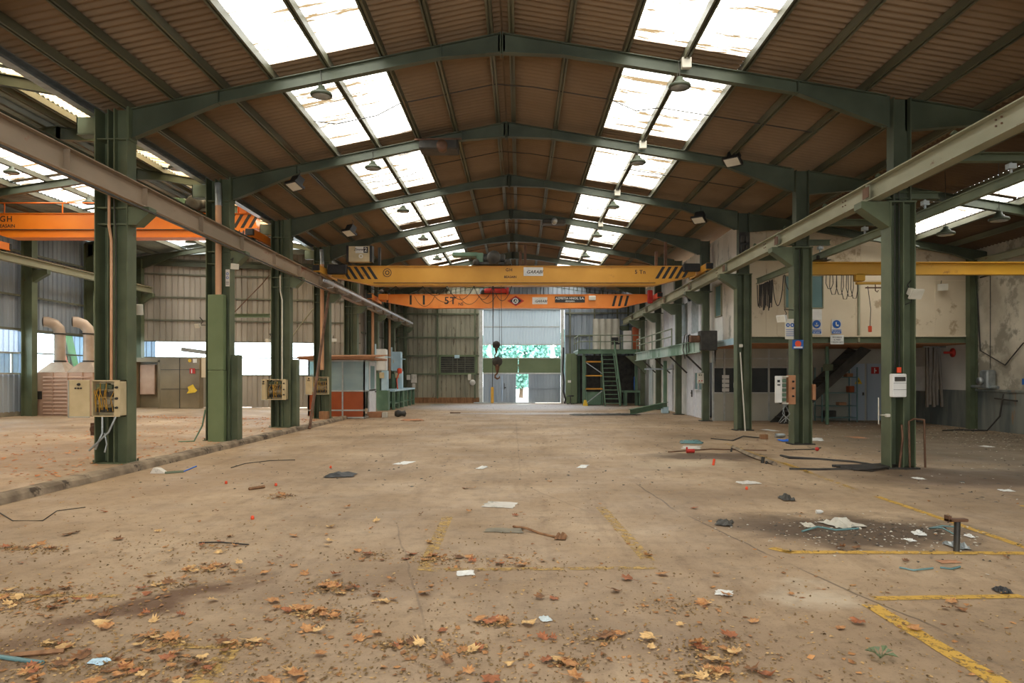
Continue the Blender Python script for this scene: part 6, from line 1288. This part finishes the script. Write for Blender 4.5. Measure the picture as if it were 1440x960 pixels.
# ================================================================== LEAVES
def leaf_mesh(seed, kind):
    rr_ = random.Random(seed); q = MB(); tips = []
    lobes = [(-90,.32),(-148,.66),(-128,.48),(165,.92),(-172,.58),(140,.6),(122,.95),(105,.66),(90,1.1),(75,.66),(58,.95),(40,.6),(15,.92),(-8,.58),(-32,.66),(-52,.48)]
    lobes = sorted([((a if a > -91 else a+360), r) for a, r in lobes])
    # order by angle around centre
    pts = [(math.cos(math.radians(a))*r*(1+rr_.uniform(-.1,.1)), math.sin(math.radians(a))*r*(1+rr_.uniform(-.1,.1))) for a, r in lobes]
    curl = rr_.uniform(.15,.5)*(1 if kind != 1 else 1.9); ax = rr_.uniform(0,PI); fx = rr_.uniform(.1,.45)
    def z(x, y):
        u = x*math.cos(ax)+y*math.sin(ax); v = -x*math.sin(ax)+y*math.cos(ax)
        return curl*u*u*.55 + fx*.3*v*v + .05*math.sin(5*x+seed)+.06*math.cos(6*y)
    n = len(pts); c = (0,-.1)
    vs = [(c[0],c[1],z(*c))]+[((p[0]+c[0])*.5,(p[1]+c[1])*.5,z((p[0]+c[0])*.5,(p[1]+c[1])*.5)+rr_.uniform(-.03,.03)) for p in pts]+[(p[0],p[1],z(*p)+rr_.uniform(-.05,.08)) for p in pts]
    mz = min(v[2] for v in vs); vs = [(v[0]*(1 if kind != 1 else .75),v[1],v[2]-mz) for v in vs]
    q.add(vs, [(0,1+i,1+(i+1)%n) for i in range(n)]+[(1+i,1+n+i,1+n+(i+1)%n,1+(i+1)%n) for i in range(n)], False)
    st = [V((0,-.35,z(0,-.3)-mz+.02)), V((.05,-.7,.08)), V((-.02,-1.05,.12))]; q.tube(st, .02, 4)
    return q
leafm = [pm('dry_leaf_orange', S(158,104,58), S(206,152,94), 1.5, .7, hi=.7), pm('dry_leaf_brown', S(96,64,38), S(146,100,60), 1.5, .75), pm('dry_leaf_tan', S(186,144,90), S(222,184,124), 1.5, .7), pm('dry_leaf_rust', S(130,74,42), S(176,108,66), 1.5, .7)]
protos = []
for i in range(10):
    q = leaf_mesh(31+i, i%3); me = bpy.data.meshes.new('plane_leaf'); me.from_pydata([tuple(v) for v in q.v], [], q.f); me.update()
    protos.append([ (lambda mm: (mm.materials.append(leafm[j]), mm)[1])(me.copy()) for j in range(4)])
def put_leaf(p, s_, tilt=.2, mi=None, label=None, grp=None):
    j = R.choices((0,1,2,3),(5,2,3,2))[0] if mi is None else mi
    if label is None:
        r_ = 1000*p[0]/p[1]; hz = 'left' if r_ < -420 else ('left middle' if r_ < -110 else ('right middle' if r_ < 200 else 'right')); vt = 'nearest' if p[1] < 5.2 else ('near' if p[1] < 7.5 else 'farther')
        cn = ('orange','dark brown','pale tan','rust red')[j]; label = '%s dry plane leaf on the concrete, %s part of the %s floor' % (cn, hz, vt); grp = '%s leaves, %s part of the %s floor' % (cn, hz, vt)
    o = bpy.data.objects.new('plane_leaf', R.choice(protos)[j]); col.objects.link(o)
    o.location = p; o.scale = (s_,s_,s_); o.rotation_euler = (R.uniform(-tilt,tilt),R.uniform(-tilt,tilt),R.uniform(0,2*PI))
    o['label'] = label; o['category'] = 'leaf'
    if grp: o['group'] = grp
clusters = [(15,485,30),(240,768,75),(290,800,40),(235,822,30),(90,838,70),(20,836,40),(40,850,40),(65,770,25),(20,770,14),(480,825,50),(470,865,40),(520,780,28),(640,785,30),(605,785,20),(430,860,25),(395,697,14),(85,905,14),(235,900,30),(1000,920,55),(840,895,45),(960,850,50),(560,905,25),(640,910,50),(700,875,20),(90,940,80),(465,826,20),(300,765,30),(140,935,60),(250,935,60),(1010,945,50),(990,905,40),(800,930,30),(330,905,20),(720,790,40)]
left = []
spec = [((145,876),.1,2,'large pale star shaped leaf with pointed lobes, lower left'), ((86,912),.085,2,'curled tan leaf at the lower left edge of the brown stain'), ((780,842),.055,3,'pair tip rust leaf in the near middle, right of centre'), ((1180,884),.05,0,'single orange leaf at right below the yellow corner'), ((570,787),.05,3,'upright rust leaf left of the faded yellow line'), ((530,838),.05,1,'folded brown leaf left of the near middle'), ((620,888),.05,3,'dark red leaf near the bottom centre')]
for (px, py), s_, mi, lab in spec: put_leaf(gp(px,py,.005), s_, .12, mi, lab, None)
spots = []
for _ in range(150):
    c = R.choice(clusters); px = c[0]+R.gauss(0, c[2]*.55); py = c[1]+R.gauss(0, c[2]*.09)
    spots.append((px, py))
def dens(px, py):
    t_ = (py-640)/320; lx = max(0, 1-px/1500); return t_*(.25+lx)+.04
while len(spots) < 285:
    px, py = R.uniform(-20,1440), R.uniform(640,965)
    if R.random() < dens(px,py) and not (px > 1050 and R.random() < .75): spots.append((px,py))
for px, py in spots:
    if py < 600: continue
    g = G(px,py); put_leaf((g.x,g.y,.006+R.uniform(0,.012)), R.uniform(.035,.07)*1.15, .25)
# leaf litter in the left hall and crumbs : uncountable
def litter(name, label, cat, n, gen, size, m, flat=.6):
    q = MB()
    for _ in range(n):
        g = gen(); 
        if g is None: continue
        s_ = size*R.uniform(.4,1.3); a = R.uniform(0,2*PI); k = R.choice((3,4,5)); el = R.uniform(.35,1); hz = s_*R.uniform(.1,flat)
        ring = [(g.x+s_*math.cos(a+2*PI*i/k)*R.uniform(.5,1), g.y+s_*el*math.sin(a+2*PI*i/k)*R.uniform(.5,1)*1.6, g.z+R.uniform(0,hz)) for i in range(k)]
        q.add(ring+[(g.x,g.y,g.z+hz)], [(i,(i+1)%k,k) for i in range(k)])
    return solo(name, q, m if not isinstance(m,str) else M[m], label, cat, kind='stuff', loc=(0,0,0))
def scr(x0,x1,y0,y1,f=None):
    def g_():
        for _ in range(20):
            px, py = R.uniform(x0,x1), R.uniform(y0,y1)
            if f is None or R.random() < f(px,py): 
                return G(px,py)+V((0,0,.003))
        return None
    return g_
def clus():
    if R.random() < .45:
        c = R.choice(clusters); px, py = c[0]+R.gauss(0,c[2]*.8), c[1]+R.gauss(0,c[2]*.16)+2
        if py < 600: return None
        return G(px,py)+V((0,0,.003))
    for _ in range(20):
        px, py = R.uniform(-20,1450), R.uniform(600,970)
        if R.random() < dens(px,py)*.8+.06: return G(px,py)+V((0,0,.003))
litter('leaf_crumbs', 'fine brown leaf crumbs all over the near floor', 'leaf litter', 7500, clus, .0135, pm('leaf_crumbs', S(84,64,38), S(144,112,66), 9, .8, hi=.6), 1.3)
litter('leaf_crumbs', 'pale tan leaf fragments all over the near floor', 'leaf litter', 3000, clus, .015, pm('pale_crumbs', S(150,112,64), S(204,168,112), 9, .8), .8)
litter('leaf_fragments', 'torn orange brown leaf pieces over the near floor', 'leaf litter', 900, clus, .028, pm('leaf_pieces', S(120,76,40), S(196,140,84), 6, .8), .6)
def lh():
    x = -7.4-abs(R.gauss(0,3.5)); y = R.uniform(8,26)
    if x < -17.5: return None
    return V((x,y,lfloor(x)+.004))
lm = pm('orange_litter', S(150,82,40), S(206,136,74), 7, .75)
litter('leaf_litter', 'orange leaf litter across the left hall floor', 'leaf litter', 1300, lh, .05, lm, .5)
def band():
    x = R.uniform(-15,-7.6); return V((x, 27+R.gauss(0,.4)+(x+8)*.05, lfloor(x)+.004))
litter('leaf_litter', 'band of swept leaves across the rear of the left hall', 'leaf litter', 800, band, .05, lm, .5)
def farf(): return V((R.uniform(-6.8,6.8), R.uniform(11,44), .003))
litter('floor_grit', 'dark grit specks over the far main hall floor', 'debris', 2200, farf, .032, 'dark', .5)
def aisle():
    x = R.uniform(6.5,15); y = R.uniform(9,24)
    if R.random() > .3: x = 15.1-abs(R.gauss(0,2.2)); 
    if x < 6.5: return None
    return V((x,y,.003))
litter('rubble_litter', 'pale rubble crumbs over the right aisle floor', 'rubble', 1100, aisle, .032, 'tarp', .5)
litter('rubble_litter', 'dark crumbs over the right aisle floor', 'rubble', 1200, aisle, .04, 'dark', .5)
def stn(): return V((3.9+R.gauss(0,.7), 7.9+R.gauss(0,.5), .004))
litter('stain_litter', 'pale litter sprinkled over the oil stain', 'debris', 260, stn, .02, 'tarp', .6); litter('stain_litter', 'dark leaf scraps over the oil stain', 'debris', 320, stn, .02, 'dark', .6)
def recess(): return V((R.uniform(10.5,15), R.uniform(24,27.5), .004))
litter('rubble_litter', 'litter on the floor of the dark office recess', 'rubble', 160, recess, .05, 'tarp', .5)
